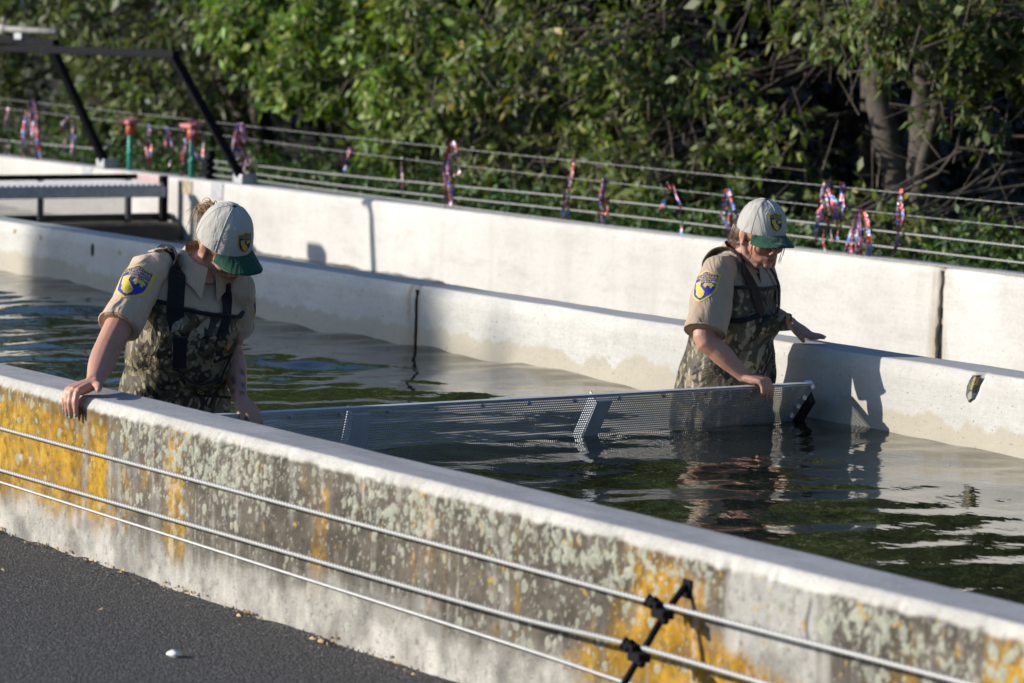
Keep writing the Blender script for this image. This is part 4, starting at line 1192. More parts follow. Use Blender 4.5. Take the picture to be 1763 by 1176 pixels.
skin_cols(me, H1, SKIN * np.array([0.98, 0.95, 0.95]), tat)
b1 = link('body', me, MAT['skin'], p1, True); b1.matrix_parent_inverse = p1off
nails(tips_r1, b1); nails(tips_l1, b1, idx=(0, 1))
# shirt
sh_p = [loft(scaled(spine1[3:], 1.0)), sleeve_tube(RS1, RE1, 0.72, .066, .071, (0, 1, 0)), sleeve_tube(LS1, LE1, 0.62, .062, .072, (0, -1, 0)),
        ellipsoid(RS1 + Vector((0.0, .02, .0)), (.072, .066, .060)), ellipsoid(LS1 + Vector((0.0, -.02, .0)), (.068, .064, .058))]
me = remesh(join(*sh_p), 0.0065, 5, 0.5); fold(me, 0.0085, 12, 1.0)
s1 = link('shirt', me, MAT['shirt'], p1, True); s1.matrix_parent_inverse = p1off
bs1 = bvh_of(me)
def hem(bvh, sh, el, frac, r, mat, parent):
    sh, el = Vector(sh), Vector(el); d = (el - sh).normalized(); c = sh + (el - sh) * frac
    a = d.orthogonal().normalized(); b = d.cross(a)
    return mk('sleeve_hem', tube([c + (a * math.cos(w) + b * math.sin(w)) * r for w in np.linspace(0, 2 * math.pi, 25)], 0.0035, 6, False), mat, parent, True)
hem(bs1, RS1, RE1, 0.715, 0.0695, MAT['shirt'], s1); hem(bs1, LS1, LE1, 0.615, 0.0705, MAT['shirt'], s1)
def collar(parent, mat, N, F, L, sp, w=0.040):
    """two collar leaves folded down from the neck, open in front"""
    N, F, L = Vector(N), Vector(F).normalized(), Vector(L).normalized(); U = F.cross(L).normalized()
    for s in (1, -1):
        top, low = [], []
        for k in range(9):
            a = math.pi - (math.pi - 0.20) * k / 8
            r = 0.074; p = N + F * r * math.cos(a) * 0.95 + L * s * r * math.sin(a) - U * (0.000 + 0.050 * (1 + math.cos(a)) * 0.5)
            top.append(p + U * 0.034)
            out = (F * math.cos(a) + L * s * math.sin(a)).normalized()
            ww = w * (1 + 0.5 * (k / 8) ** 2)
            low.append(p + out * (0.024 + 0.006 * k / 8) - U * ww * 0.62)
        low[-1] = low[-1] - L * (-s) * 0.006 + F * 0.012 - U * 0.022
        V = top + low + [q - U * 0.004 for q in low] + [q - (q - N).normalized() * 0.005 for q in top]
        F_ = []
        for i in range(8):
            for a_, b_ in ((0, 9), (9, 18), (18, 27)):
                q = (a_ + i, a_ + i + 1, b_ + i + 1, b_ + i); F_.append(q)
        mk('collar', (V, F_), mat, parent, True)
RFp = Vector((1, -.12, -.35)).normalized(); RLp = Vector((.14, 1, -.18)).normalized(); chp = Vector((-10.70, 0.572, 0.74))
ribbon('front_placket', [chp + RFp * 0.15 + RLp * 0.0 + UP * d_ for d_ in (-0.06, -0.02, 0.02, 0.05)], 0.030, bs1, MAT['shirt'], s1, 0.0025, 0.003)
ribbon('epaulet', [RS1 + Vector((0.0, 0.005, 0.09)), RS1 + Vector((0.005, 0.05, 0.09)), RS1 + Vector((0.01, 0.10, 0.09))], 0.040, bs1, MAT['shirt'], s1, 0.004, 0.004)
collar(s1, MAT['shirt'], N1 + Vector((0.010, 0.012, 0.022)), (1, -.10, -.28), (0.14, 1, -.18), None)
# waders
wd = scaled(spine1[:7], 1.06, 1.12)
wd_p = [loft(wd)]
for s in (-1, 1): wd_p.append(tube([(-10.86, 0.60 + 0.085 * s, 0.25), (-10.86, 0.60 + 0.10 * s, -0.05), (-10.88, 0.60 + 0.11 * s, -0.35), (-10.88, 0.60 + 0.11 * s, -0.62)], [.13, .11, .095, .085], 16))
wd_p.append(tube([(-10.80, 0.60 - 0.10, 0.36), (-10.72, 0.60 - 0.11, 0.27), (-10.70, 0.60 - 0.11, 0.05)], [.10, .105, .10], 14))
wd_p.append(ellipsoid((-10.66, 0.590, 0.535), (0.030, 0.095, 0.085), (Vector((1, -.08, -.25)).normalized(), Vector((.1, 1, -.1)).normalized(), Vector((.25, 0, 1)).normalized())))
me = remesh(join(*wd_p), 0.0065, 4, 0.5); fold(me, 0.016, 9, 4.0, 1.2)
w1 = link('waders', me, MAT['camo'], p1, True); w1.matrix_parent_inverse = p1off
bw1 = bvh_of(me)
BW_ALL = bw1
def ring_pts(sp, g, n=40):
    c, L, Fr, a, b = sp; c, L, Fr = Vector(c), Vector(L).normalized(), Vector(Fr).normalized()
    return [c + L * (a * g * math.cos(2 * math.pi * k / n)) + Fr * (b * g * math.sin(2 * math.pi * k / n)) for k in range(n)]
ring_tube(bw1, ring_pts(spine1[6], 1.16), 0.0075, 'bib_trim', MAT['strap'], w1, 0.003)
mk('pocket_trim', tube([bw1.find_nearest(Vector(q))[0] + Vector((.006, -.003, 0)) for q in catmull([(-10.60, 0.47, 0.50), (-10.60, 0.56, 0.462), (-10.59, 0.66, 0.475), (-10.60, 0.72, 0.54)], 5)], 0.004, 6), MAT['strap'], w1, True)
mk('belt_trim', tube([bw1.find_nearest(q)[0] + (q - Vector(spine1[2][0])).normalized() * 0.003 for q in ring_pts(spine1[2], 1.2, 30)[15:] + ring_pts(spine1[2], 1.2, 30)[:8]], 0.004, 6), MAT['strap'], w1, True)
RF1 = Vector((1, -.12, -.35)).normalized(); RL1 = Vector((.14, 1, -.18)).normalized()
ch = Vector((-10.70, 0.572, 0.70))
def strap_path(l):
    top = Vector((-10.675, 0.586, 0.835)) + RL1 * l * 0.95
    return [ch + RF1 * 0.14 + RL1 * l * 0.82 - UP * 0.10, ch + RF1 * 0.14 + RL1 * l * 0.85, ch + RF1 * 0.13 + RL1 * l * 0.95 + UP * 0.06, top + RF1 * 0.07 + UP * 0.02, top + UP * 0.06, top - RF1 * 0.08 + UP * 0.02, ch - RF1 * 0.13 + RL1 * l + UP * 0.02]
a_ = ribbon('shoulder_strap', strap_path(-0.092), 0.056, bs1, MAT['strap'], p1, 0.012, 0.005); a_.matrix_parent_inverse = p1off
a_ = ribbon('shoulder_strap', strap_path(0.092), 0.034, bs1, MAT['strap'], p1, 0.012, 0.005); a_.matrix_parent_inverse = p1off
a_ = ribbon('buckle_webbing', [ch + RF1 * 0.16 - RL1 * 0.078 - UP * d_ for d_ in (0.02, 0.06, 0.10, 0.15)], 0.046, bw1, MAT['strap'], p1, 0.010, 0.012); a_.matrix_parent_inverse = p1off
mk('logo_print', ellipsoid(bw1.find_nearest(Vector((-10.58, 0.665, 0.61)))[0], (0.006, 0.008, 0.017), n=8, mrows=6), MAT['logo'], w1)
dU = (RS1 - RE1).normalized(); pn = (Vector((0.70, -0.70, 0.20)) - dU * Vector((0.70, -0.70, 0.20)).dot(dU)).normalized()
emblem('sleeve_patch', RS1 + (RE1 - RS1) * 0.31, dU, pn, 0.112, bs1, s1)
dU2 = (LS1 - LE1).normalized(); pn2 = (Vector((0.35, 0.9, 0.2)) - dU2 * Vector((0.35, 0.9, 0.2)).dot(dU2)).normalized()
emblem('sleeve_patch', LS1 + (LE1 - LS1) * 0.28, dU2, pn2, 0.090, bs1, s1, lines=False)
k1 = cap(HC1 + Vector(HU1) * 0.0, HF1, HU1, p1, ('dyellow', 'navy')); k1.matrix_parent_inverse = p1off
c_, f_, l_, u_ = H1
HP = lambda x, y, z: c_ + f_ * x + l_ * y + u_ * z
hq = random.Random(4); paths = []
for k in range(70):
    y0, z0 = hq.gauss(0, 0.010), hq.gauss(0.050, 0.010)
    a0 = HP(-0.088, y0 * 0.8, z0); lift = hq.uniform(0.015, 0.04)
    out = hq.gauss(0, 0.020); dn = hq.uniform(0.02, 0.10)
    p_ = [HP(-0.070, y0, z0 - 0.004), a0, a0 - f_ * 0.030 + u_ * lift * 0.5 + l_ * out * 0.4, a0 - f_ * 0.052 + l_ * out - UP * (0.012 - lift * 0.3), a0 - f_ * (0.055 + hq.uniform(0, 0.015)) + l_ * out * 1.6 - UP * dn * 0.7]
    paths.append(p_)
o = strands('ponytail', None, paths, 0.0030, MAT['hair1'], p1); o.matrix_parent_inverse = p1off
o = mk('hair', join(ellipsoid(HP(-0.018, 0, 0.008), (0.088, 0.0765, 0.070), (f_, l_, u_), 20, 12), tube([HP(-0.092, 0, 0.052), HP(-0.108, 0, 0.060)], [0.017, 0.014], 10)), MAT['hair1'], p1, True); o.matrix_parent_inverse = p1off
props(p1, 'person bending with both arms down, one hand on the lichened front wall, blond ponytail', 'person', 'people standing in the raceway')

# ---- the person upright beside the divider wall
p2 = empty('person', (-10.95, 2.90, -0.62)); p2off = Matrix.Translation((10.95, -2.90, 0.62))
N2 = Vector((-10.885, 2.905, 0.838)); RS2 = Vector((-10.845, 2.775, 0.790)); LS2 = Vector((-11.02, 3.085, 0.768))
RE2 = Vector((-10.765, 2.667, 0.560)); RW2 = Vector((-10.668, 2.784, 0.420)); LE2 = Vector((-11.14, 3.20, 0.60)); LW2 = Vector((-10.985, 3.215, 0.572))
F2 = Vector((0.87, 0.49, 0)); L2 = Vector((-0.49, 0.87, -0.05))
F2w = Vector((0.95, 0.31, 0)); L2w = Vector((-0.31, 0.95, 0))
spine2 = [((-10.97, 2.895, 0.10), L2w, F2w, .18, .145), ((-10.965, 2.897, 0.28), L2w, F2w, .182, .148), ((-10.955, 2.902, 0.40), L2w, F2w, .172, .142), ((-10.945, 2.910, 0.50), L2, F2, .160, .135),
          ((-10.940, 2.918, 0.58), L2, F2, .158, .130), ((-10.935, 2.924, 0.66), L2, F2, .160, .128), ((-10.930, 2.930, 0.725), L2, F2, .160, .112), ((-10.928, 2.930, 0.775), L2, F2 - UP * .1, .148, .088),
          ((-10.915, 2.922, 0.810), L2, F2 - UP * .2, .098, .066), ((-10.895, 2.91, 0.842), L2, F2 - UP * .3, .060, .056)]
HC2 = Vector((-10.795, 2.930, 0.928)); HF2 = (0.962, -0.075, -0.262); HU2 = (0.262, -0.02, 0.965)
pc, H2 = head_pieces(HC2, HF2, HU2, N2)
hr, tips_r2 = hand(RW2, (0.80, 0.52, -0.10), (0.1, 0, 1), (-0.5, 0.8, 0), [(62, 22, 8), (66, 22, 8), (66, 24, 8), (60, 24, 10)], 0.05, (0.7, 0.5, -0.55), 0.98)
hl, tips_l2 = hand(LW2, (0.84, 0.40, -0.50), (0.5, 0.2, 0.9), (0.4, -0.9, 0), [(-20, -8, 4), (-20, -8, 4), (-20, -8, 4), (-18, -8, 4)], 0.08, (0.85, 0.35, -0.15), 0.96)
body = pc + hr + hl + [loft(scaled(spine2, 0.88)), arm(RS2, RE2, RW2, 0.96), arm(LS2, LE2, LW2, 0.92), ellipsoid(RS2, (.052, .052, .052)), ellipsoid(LS2, (.052, .052, .052))]
for s in (-1, 1):
    body.append(tube([(-10.97 - .03 * s, 2.90 + 0.09 * s, 0.22), (-10.97 - .03 * s, 2.90 + 0.10 * s, -0.15), (-10.98 - .03 * s, 2.90 + 0.10 * s, -0.52), (-10.98 - .03 * s, 2.90 + 0.10 * s, -0.60)], [.10, .07, .05, .05], 12))
    body.append(ellipsoid((-10.92, 2.91 + 0.10 * s, -0.585), (0.12, 0.05, 0.04)))
me = remesh(join(*body), 0.0042, 2, 0.45); skin_cols(me, H2, SKIN * np.array([0.92, 0.90, 0.88]))
b2 = link('body', me, MAT['skin'], p2, True); b2.matrix_parent_inverse = p2off
sh_p = [loft(scaled(spine2[3:], 1.0)), sleeve_tube(RS2, RE2, 0.93, .064, .077, L2 * 1.0), sleeve_tube(LS2, LE2, 0.62, .060, .070, -L2),
        ellipsoid(RS2 + L2 * 0.02, (.066, .064, .056)), ellipsoid(LS2 - L2 * 0.02, (.064, .062, .056))]
me = remesh(join(*sh_p), 0.0065, 5, 0.5); fold(me, 0.0085, 12, 9.0)
s2 = link('shirt', me, MAT['shirt2'], p2, True); s2.matrix_parent_inverse = p2off
bs2 = bvh_of(me)
hem(bs2, RS2, RE2, 0.925, 0.0755, MAT['shirt2'], s2)
collar(s2, MAT['shirt2'], N2 + Vector((0.0, 0, 0.004)), F2 - UP * .25, L2, None)
wd_p = [loft(scaled(spine2[:7], 1.05, 1.10))]
for s in (-1, 1): wd_p.append(tube([(-10.965, 2.90 + 0.08 * s, 0.25), (-10.97, 2.90 + 0.10 * s, -0.05), (-10.98, 2.90 + 0.10 * s, -0.35), (-10.98, 2.90 + 0.10 * s, -0.62)], [.13, .11, .095, .085], 16))
wd_p.append(ellipsoid((-10.815, 2.985, 0.585), (0.035, 0.075, 0.055), (F2.normalized(), L2.normalized(), UP)))
me = remesh(join(*wd_p), 0.0065, 4, 0.5); fold(me, 0.013, 9, 14.0, 1.2)
w2 = link('waders', me, MAT['camo'], p2, True); w2.matrix_parent_inverse = p2off
bw2 = bvh_of(me)
# bib: high in front, scooped under the arm
rp = ring_pts(spine2[6], 1.14)
ring_tube(bw2, [q - UP * (0.0 * abs(math.cos(2 * math.pi * k / 40))) for k, q in enumerate(rp)], 0.0075, 'bib_trim', MAT['strap2'], w2, 0.003)
c2_ = Vector((-10.935, 2.924, 0.66))
def strap_path2(l):
    top = Vector((-10.922, 2.926, 0.79)) + L2 * l
    return [c2_ + F2 * 0.15 + L2 * l * 0.75 - UP * 0.06, c2_ + F2 * 0.14 + L2 * l * 0.85 + UP * 0.03, top + F2 * 0.085 + UP * 0.0, top + F2 * 0.03 + UP * 0.05, top - F2 * 0.05 + UP * 0.05, top - F2 * 0.11 - UP * 0.02, c2_ - F2 * 0.15 + L2 * l - UP * 0.02]
for l, w in ((-0.112, 0.040), (0.100, 0.034)):
    a_ = ribbon('shoulder_strap', strap_path2(l), w, bs2, MAT['strap2'], p2, 0.015, 0.006); a_.matrix_parent_inverse = p2off
a_ = ribbon('side_strap', [c2_ - L2 * 0.16 + F2 * 0.02 - UP * 0.05, c2_ - L2 * 0.14 + F2 * 0.09 - UP * 0.055, c2_ - L2 * 0.09 + F2 * 0.13 - UP * 0.03], 0.02, bw2, MAT['strap'], p2, 0.008, 0.006); a_.matrix_parent_inverse = p2off
mk('belt_pouch', box(bw2.find_nearest(Vector((-10.80, 3.0, 0.60)))[0] + F2 * 0.012, (0.05, 0.10, 0.065), Matrix((F2.normalized(), L2.normalized(), UP)).transposed(), 0.012), MAT['camo'], w2, True)
mk('logo_print', ellipsoid(bw2.find_nearest(Vector((-10.78, 3.01, 0.61)))[0] + F2 * 0.040, (0.004, 0.008, 0.014), n=8, mrows=6), MAT['logo'], w2)
dU = (RS2 - RE2).normalized(); pn = (Vector((0.40, -0.90, 0.15)) - dU * Vector((0.40, -0.90, 0.15)).dot(dU)).normalized()
emblem('sleeve_patch', RS2 + (RE2 - RS2) * 0.36, dU, pn, 0.102, bs2, s2)
k2 = cap(HC2, HF2, HU2, p2, ('yellow', 'navy'), 0.124); k2.matrix_parent_inverse = p2off
c_, f_, l_, u_ = H2
HQ = lambda x, y, z: c_ + f_ * x + l_ * y + u_ * z
o = mk('hair', join(ellipsoid(HQ(-0.022, 0, 0.002), (0.086, 0.0765, 0.076), (f_, l_, u_), 20, 12), tube([HQ(-0.085, 0, -0.01), HQ(-0.09, 0, -0.06), HQ(-0.075, 0, -0.11)], [0.03, 0.032, 0.012], 10)), MAT['hair2'], p2, True); o.matrix_parent_inverse = p2off
hq = random.Random(9); paths = []
for k in range(46):
    s = -1 if k < 38 else 1
    a0 = HQ(hq.uniform(-0.08, -0.025), s * 0.072, 0.012); paths.append([a0, a0 - u_ * 0.03 + l_ * s * 0.008, a0 - u_ * 0.06 - f_ * hq.uniform(0.0, 0.03), a0 - u_ * hq.uniform(0.08, 0.115) - f_ * hq.uniform(0.01, 0.05)])
for k in range(7):
    s = 1 if k < 4 else -1
    a0 = HQ(0.055, s * 0.062, 0.018); paths.append([a0, a0 - u_ * 0.035 + l_ * s * 0.006 + f_ * 0.004, a0 - u_ * 0.075 + l_ * s * hq.uniform(0, 0.012), a0 - u_ * hq.uniform(0.10, 0.13) + f_ * hq.uniform(-0.02, 0.005)])
o = strands('loose_hair', None, paths, 0.0022, MAT['hair2'], p2); o.matrix_parent_inverse = p2off
props(p2, 'person standing upright against the divider wall, right hand draped over the screen, brown hair', 'person', 'people standing in the raceway')
# ------------------------------------------------------------------ trees and undergrowth
LG = np.random.default_rng(77)
def leaves(centres, radii, twigs, per, size, hue, yellow=0.0, droop=0.45, flat=0.75):
    """leaf blades along short twigs spread through clumps; returns verts, tris, colours, twig polylines"""
    C = np.repeat(np.asarray(centres, float), twigs, 0); Rr = np.repeat(np.asarray(radii, float), twigs)
    n = len(C)
    d = LG.normal(size=(n, 3)); d /= np.linalg.norm(d, axis=1)[:, None]
    rad = LG.random(n) ** 0.45
    start = C + d * (rad * Rr)[:, None] * np.array([1, 1, flat])
    td = d * 0.6 + LG.normal(size=(n, 3)) * 0.55; td[:, 2] -= droop; td /= np.linalg.norm(td, axis=1)[:, None]
    tl = LG.uniform(0.10, 0.24, n) * (size / 0.06) ** 0.6
    k = per; t = (np.arange(k) + 0.5) / k
    base = start[:, None] + td[:, None] * (tl[:, None] * t[None])[..., None]
    side = LG.normal(size=(n, k, 3)); ld = td[:, None] * 0.55 + side * 0.6; ld[..., 2] -= 0.25
    ld /= np.linalg.norm(ld, axis=-1)[..., None]
    up = LG.normal(size=(n, k, 3)) * 0.42 + np.array([-0.45, -0.72, 0.42]); wd = np.cross(ld, up); wd /= np.linalg.norm(wd, axis=-1)[..., None] + 1e-9
    nn = np.cross(wd, ld)
    s = size * LG.uniform(0.55, 1.25, (n, k))[..., None]
    b = base; tip = base + ld * s - np.array([0, 0, 1.0]) * s * 0.08
    mid = base + ld * s * 0.45 - nn * s * 0.05
    lf = mid + wd * s * 0.27 + nn * s * 0.06; rt = mid - wd * s * 0.27 + nn * s * 0.06
    V = np.stack([b, lf, tip, rt], 2).reshape(-1, 3)
    m_ = n * k; i = np.arange(m_)[:, None] * 4
    F = np.concatenate([i + np.array([[0, 1, 2]]), i + np.array([[0, 2, 3]])], 1).reshape(-1, 3)
    col = np.array(hue)[None] * LG.uniform(0.55, 1.45, (m_, 1)) * np.stack([LG.uniform(0.8, 1.3, m_), np.ones(m_), LG.uniform(0.7, 1.3, m_)], -1)
    if yellow:
        q = LG.random(m_) < yellow; col[q] = np.array([0.42, 0.30, 0.05]) * LG.uniform(0.5, 1.2, (q.sum(), 1))
    cb = np.repeat(LG.uniform(0.62, 1.35, len(centres)), twigs * k)[:, None]
    col = np.repeat(col * cb, 4, 0)
    return V, F, col, (start, start + td * tl[:, None])

def thin(seg, r, n=3):
    a, b = seg
    t = b - a; t /= np.linalg.norm(t, axis=1)[:, None]
    h = np.cross(t, np.array([0.3, 0.9, 0.2])); h /= np.linalg.norm(h, axis=1)[:, None]; g = np.cross(t, h)
    w = np.arange(n) * 2 * math.pi / n
    ring = np.cos(w)[None, :, None] * h[:, None] + np.sin(w)[None, :, None] * g[:, None]
    V = np.concatenate([a[:, None] + ring * r, b[:, None] + ring * r * 0.5], 1).reshape(-1, 3)
    i = np.arange(len(a))[:, None, None] * 2 * n; j = np.arange(n)[None, :]; j2 = (j + 1) % n
    F = (i + np.stack([j, j2, j2 + n, j + n], -1)).reshape(-1, 4)
    return V, F

def limb(a, b, r0, r1, sag=0.1, wob=0.06, n=7, q=random):
    a, b = Vector(a), Vector(b); L = (b - a).length
    pts = []
    for i in range(n):
        t = i / (n - 1)
        p = a.lerp(b, t) + Vector((q.uniform(-1, 1), q.uniform(-1, 1), q.uniform(-1, 1))) * wob * L * math.sin(t * math.pi) * 0.7
        p.z += sag * L * math.sin(t * math.pi)
        pts.append(p)
    return tube(pts, [r0 + (r1 - r0) * i / (n - 1) for i in range(n)], 7)

def tree(name, label, trunks, clumps, canopy, hue, yellow=0.0, size=0.085, twigs=26, per=8, seed=0, extra_twigs=0):
    """trunks: list of (polyline, r0, r1); clumps: low boughs (x, y, z, r); canopy: higher, coarser clumps"""
    q = random.Random(seed)
    tr = empty(name, tuple(trunks[0][0][0])); off = Matrix.Translation(tuple(-v for v in trunks[0][0][0]))
    for pl, r0, r1 in trunks:
        P = catmull(pl, 5)
        P = [p + Vector((q.uniform(-1, 1), q.uniform(-1, 1), 0)) * r0 * 0.15 for p in P]
        o = mk('trunk', tube(P, [r0 + (r1 - r0) * i / (len(P) - 1) for i in range(len(P))], 12), MAT['bark'], tr, True); o.matrix_parent_inverse = off
    allp = [Vector(p) for pl, _, _ in trunks for p in catmull(pl, 5)]
    lv = []
    for (x, y, z, r) in clumps + canopy:
        c = Vector((x, y, z))
        cand = sorted(allp, key=lambda p: (p - c).length + abs(p.z - z - 0.6) * 0.6)[0]
        lv.append(limb(cand, c, 0.012 + 0.028 * min(1, r), 0.006, 0.06, 0.10, 8, q))
        for k in range(4):
            e = c + Vector((q.gauss(0, 1), q.gauss(0, 1), q.gauss(0, .7))) * r * 0.6
            lv.append(limb(c.lerp(cand, q.uniform(0.0, 0.35)), e, 0.008, 0.003, 0.05, 0.14, 5, q))
    o = mk('branches', join(*lv), MAT['bark'], tr, True); o['kind'] = 'stuff'; o.matrix_parent_inverse = off
    A = np.array(clumps)
    parts = [leaves(A[:, :3], A[:, 3], twigs, per, size, hue, yellow)]
    if canopy:
        B = np.array(canopy); parts.append(leaves(B[:, :3], B[:, 3], 34, 7, 0.13, tuple(h * 0.8 for h in hue), 0))
    V, F, Cc, k = [], [], [], 0
    for v, f, c, sg in parts:
        V.append(v); F.append(f + k); Cc.append(c); k += len(v)
    o = mk_np('crown', np.concatenate(V), np.concatenate(F), MAT['leaf'], tr, False, np.concatenate(Cc)); o['kind'] = 'stuff'; o.matrix_parent_inverse = off
    v, f = thin(parts[0][3], 0.0035)
    if extra_twigs:
        cs = A[LG.integers(0, len(A), extra_twigs), :3] + LG.normal(size=(extra_twigs, 3)) * 0.25
        dd = LG.normal(size=(extra_twigs, 3)) * np.array([.5, .5, .8]); dd /= np.linalg.norm(dd, axis=1)[:, None]
        v2, f2 = thin((cs, cs + dd * LG.uniform(0.15, 0.45, (extra_twigs, 1))), 0.004, 4)
        o2 = mk_np('bare_twigs', v2, f2, MAT['twig'], tr, True); o2['kind'] = 'stuff'; o2.matrix_parent_inverse = off
    o = mk_np('twigs', v, f, MAT['twig'], tr, True); o['kind'] = 'stuff'; o.matrix_parent_inverse = off
    props(tr, label, 'tree', 'trees behind the raceway')
    return tr
MAT['twig'] = simple('twig_bark', (0.15, 0.115, 0.085), 0.85, var=0.4, scale=25)

def row(xr, yr, zr, n, r, seed):
    q = random.Random(seed)
    return [(q.uniform(*xr), q.uniform(*yr), q.uniform(*zr), q.uniform(*r)) for _ in range(n)]
def canopy_of(x0, x1, seed, n=26, y=(8.7, 12.0), z=(2.0, 5.2)):
    return row((x0, x1), y, z, n, (0.45, 0.75), seed) + row((x0, x1), (9.0, 11.5), (2.0, 3.4), n, (0.5, 0.7), seed + 500)
G1, G2, G3 = (0.150, 0.195, 0.062), (0.130, 0.168, 0.072), (0.185, 0.270, 0.066)
# upstream end: grey-green bushy crowns down to the wall
tree('leafy_tree', 'dusky green tree whose boughs hang behind the thickest foil bunch', [([(-33.0, 10.8, 0.1), (-32.9, 10.7, 1.5), (-33.3, 10.9, 4.5)], .11, .05)],
     row((-33.6, -30.2), (8.6, 10.0), (0.45, 1.75), 18, (0.18, 0.30), 1), canopy_of(-36, -30, 2), G2, seed=1)
tree('leafy_tree', 'dusky green tree filling the space between the two slanted black legs', [([(-29.2, 10.6, 0.1), (-29.0, 10.4, 1.4), (-28.6, 10.8, 4.5)], .10, .05), ([(-29.2, 10.6, 0.1), (-29.9, 10.3, 1.6), (-30.4, 10.6, 4)], .07, .03)],
     row((-30.4, -27.6), (8.5, 9.6), (0.75, 1.75), 15, (0.18, 0.30), 3) + row((-29.8, -27.4), (8.6, 9.4), (0.4, 0.9), 9, (0.16, 0.26), 4), canopy_of(-31, -26.5, 5), G2, seed=2)
tree('leafy_tree', 'tree just right of the black frame with foliage over a dark gap', [([(-26.6, 11.0, 0.1), (-26.5, 10.9, 1.5), (-26.2, 11, 4.5)], .10, .05)],
     row((-28.0, -26.9), (8.6, 9.4), (1.2, 1.85), 4, (0.16, 0.26), 6) + [(-27.2, 8.8, 0.95, 0.20), (-27.4, 8.8, 0.7, 0.20)], canopy_of(-28, -23.5, 7, 34), G2, seed=3)
# the bright bough in the middle
bright = row((-25.5, -22.0), (8.2, 9.0), (1.38, 1.85), 26, (0.18, 0.30), 8) + [(-25.2, 8.5, 1.22, .18), (-24.9, 8.4, 1.12, .16), (-24.5, 8.4, 1.15, .24), (-24.2, 8.4, 1.22, .26), (-23.9, 8.4, 1.10, .24), (-23.6, 8.5, 1.22, .28), (-23.1, 8.4, 1.1, .26), (-22.9, 8.4, 0.8, .22), (-23.15, 8.4, 0.68, .20)]
tree('broadleaf_tree', 'brightest green broadleaf tree with sunlit boughs over the dark hollow', [([(-23.0, 10.6, 0.1), (-22.8, 10.4, 1.2), (-22.9, 10.2, 2.6), (-22.6, 10.4, 5)], .12, .06), ([(-22.9, 10.5, 1.0), (-23.6, 9.8, 1.5), (-24.4, 9.1, 1.9)], .05, .03)],
     bright, canopy_of(-26, -21.5, 9, 34), G3, size=0.098, twigs=32, seed=4)
tree('broadleaf_tree', 'twiggy tree with a few yellow leaves right of the bright boughs', [([(-21.6, 10.4, 0.1), (-21.5, 10.2, 1.4), (-21.2, 10.4, 4.5)], .09, .05), ([(-21.6, 10.4, 0.2), (-21.0, 9.8, 1.5), (-20.6, 9.7, 3)], .05, .03)],
     row((-22.6, -20.8), (8.1, 9.2), (0.35, 1.75), 20, (0.15, 0.25), 10), canopy_of(-23, -19.5, 11), G1, yellow=0.025, size=0.088, twigs=22, seed=5, extra_twigs=160)
tree('broadleaf_tree', 'loose green tree behind the wires, left of the dark trunks', [([(-19.9, 10.3, 0.1), (-19.8, 10.2, 1.4), (-20.2, 10.3, 4.5)], .08, .04)],
     row((-20.8, -18.95), (8.1, 9.2), (0.55, 1.75), 17, (0.15, 0.25), 12) + row((-20.6, -18.9), (8.0, 8.8), (0.3, 0.8), 11, (0.14, 0.22), 13), canopy_of(-21.5, -17.5, 14), G1, yellow=0.01, size=0.088, twigs=22, seed=6, extra_twigs=180)
tree('forked_tree', 'dark forked tree with two leaning trunks near the downstream end', [([(-18.36, 9.6, 0.05), (-18.62, 9.6, 0.6), (-18.92, 9.6, 1.45), (-19.4, 9.9, 4.5)], .125, .075), ([(-18.30, 9.6, 0.05), (-18.42, 9.6, 0.9), (-18.34, 9.6, 1.8), (-18.2, 9.8, 4.5)], .115, .06), ([(-18.15, 9.3, 0.05), (-17.95, 9.25, 0.8), (-17.55, 9.2, 1.65), (-17.0, 9.3, 3.8)], .055, .035)],
     row((-17.9, -17.0), (8.2, 8.8), (1.45, 1.85), 6, (0.14, 0.22), 15) + [(-18.5, 8.9, 1.72, .18), (-18.9, 9.0, 1.6, .16), (-18.0, 8.6, 1.65, .16)], canopy_of(-20, -15.5, 17, 30, (8.9, 12)), G1, yellow=0.02, size=0.085, twigs=16, seed=7, extra_twigs=120)
tree('leafy_tree', 'leafy tree at the downstream edge of the view', [([(-16.3, 10.2, 0.05), (-16.2, 10.0, 1.4), (-16.0, 10.3, 4.5)], .10, .05)],
     row((-17.2, -15.2), (8.2, 9.4), (1.1, 1.85), 14, (0.15, 0.25), 18) + row((-17.8, -15.8), (7.6, 8.6), (0.25, 0.55), 10, (0.14, 0.22), 19), canopy_of(-18, -13, 20), G1, yellow=0.02, size=0.085, twigs=22, seed=8, extra_twigs=160)
# further trees that close the view above and behind
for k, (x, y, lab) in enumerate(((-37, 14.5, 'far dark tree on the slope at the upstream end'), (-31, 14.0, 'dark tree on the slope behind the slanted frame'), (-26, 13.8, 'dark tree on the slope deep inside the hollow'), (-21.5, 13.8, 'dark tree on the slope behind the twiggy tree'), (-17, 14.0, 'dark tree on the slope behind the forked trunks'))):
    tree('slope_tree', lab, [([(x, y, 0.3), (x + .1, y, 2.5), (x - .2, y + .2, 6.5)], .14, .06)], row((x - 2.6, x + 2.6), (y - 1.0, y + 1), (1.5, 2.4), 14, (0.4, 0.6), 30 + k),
         row((x - 3, x + 3), (y - 1.2, y + 1.6), (2.2, 8.5), 46, (0.6, 1.0), 40 + k), (0.030, 0.045, 0.016), size=0.10, twigs=20, per=6, seed=20 + k)
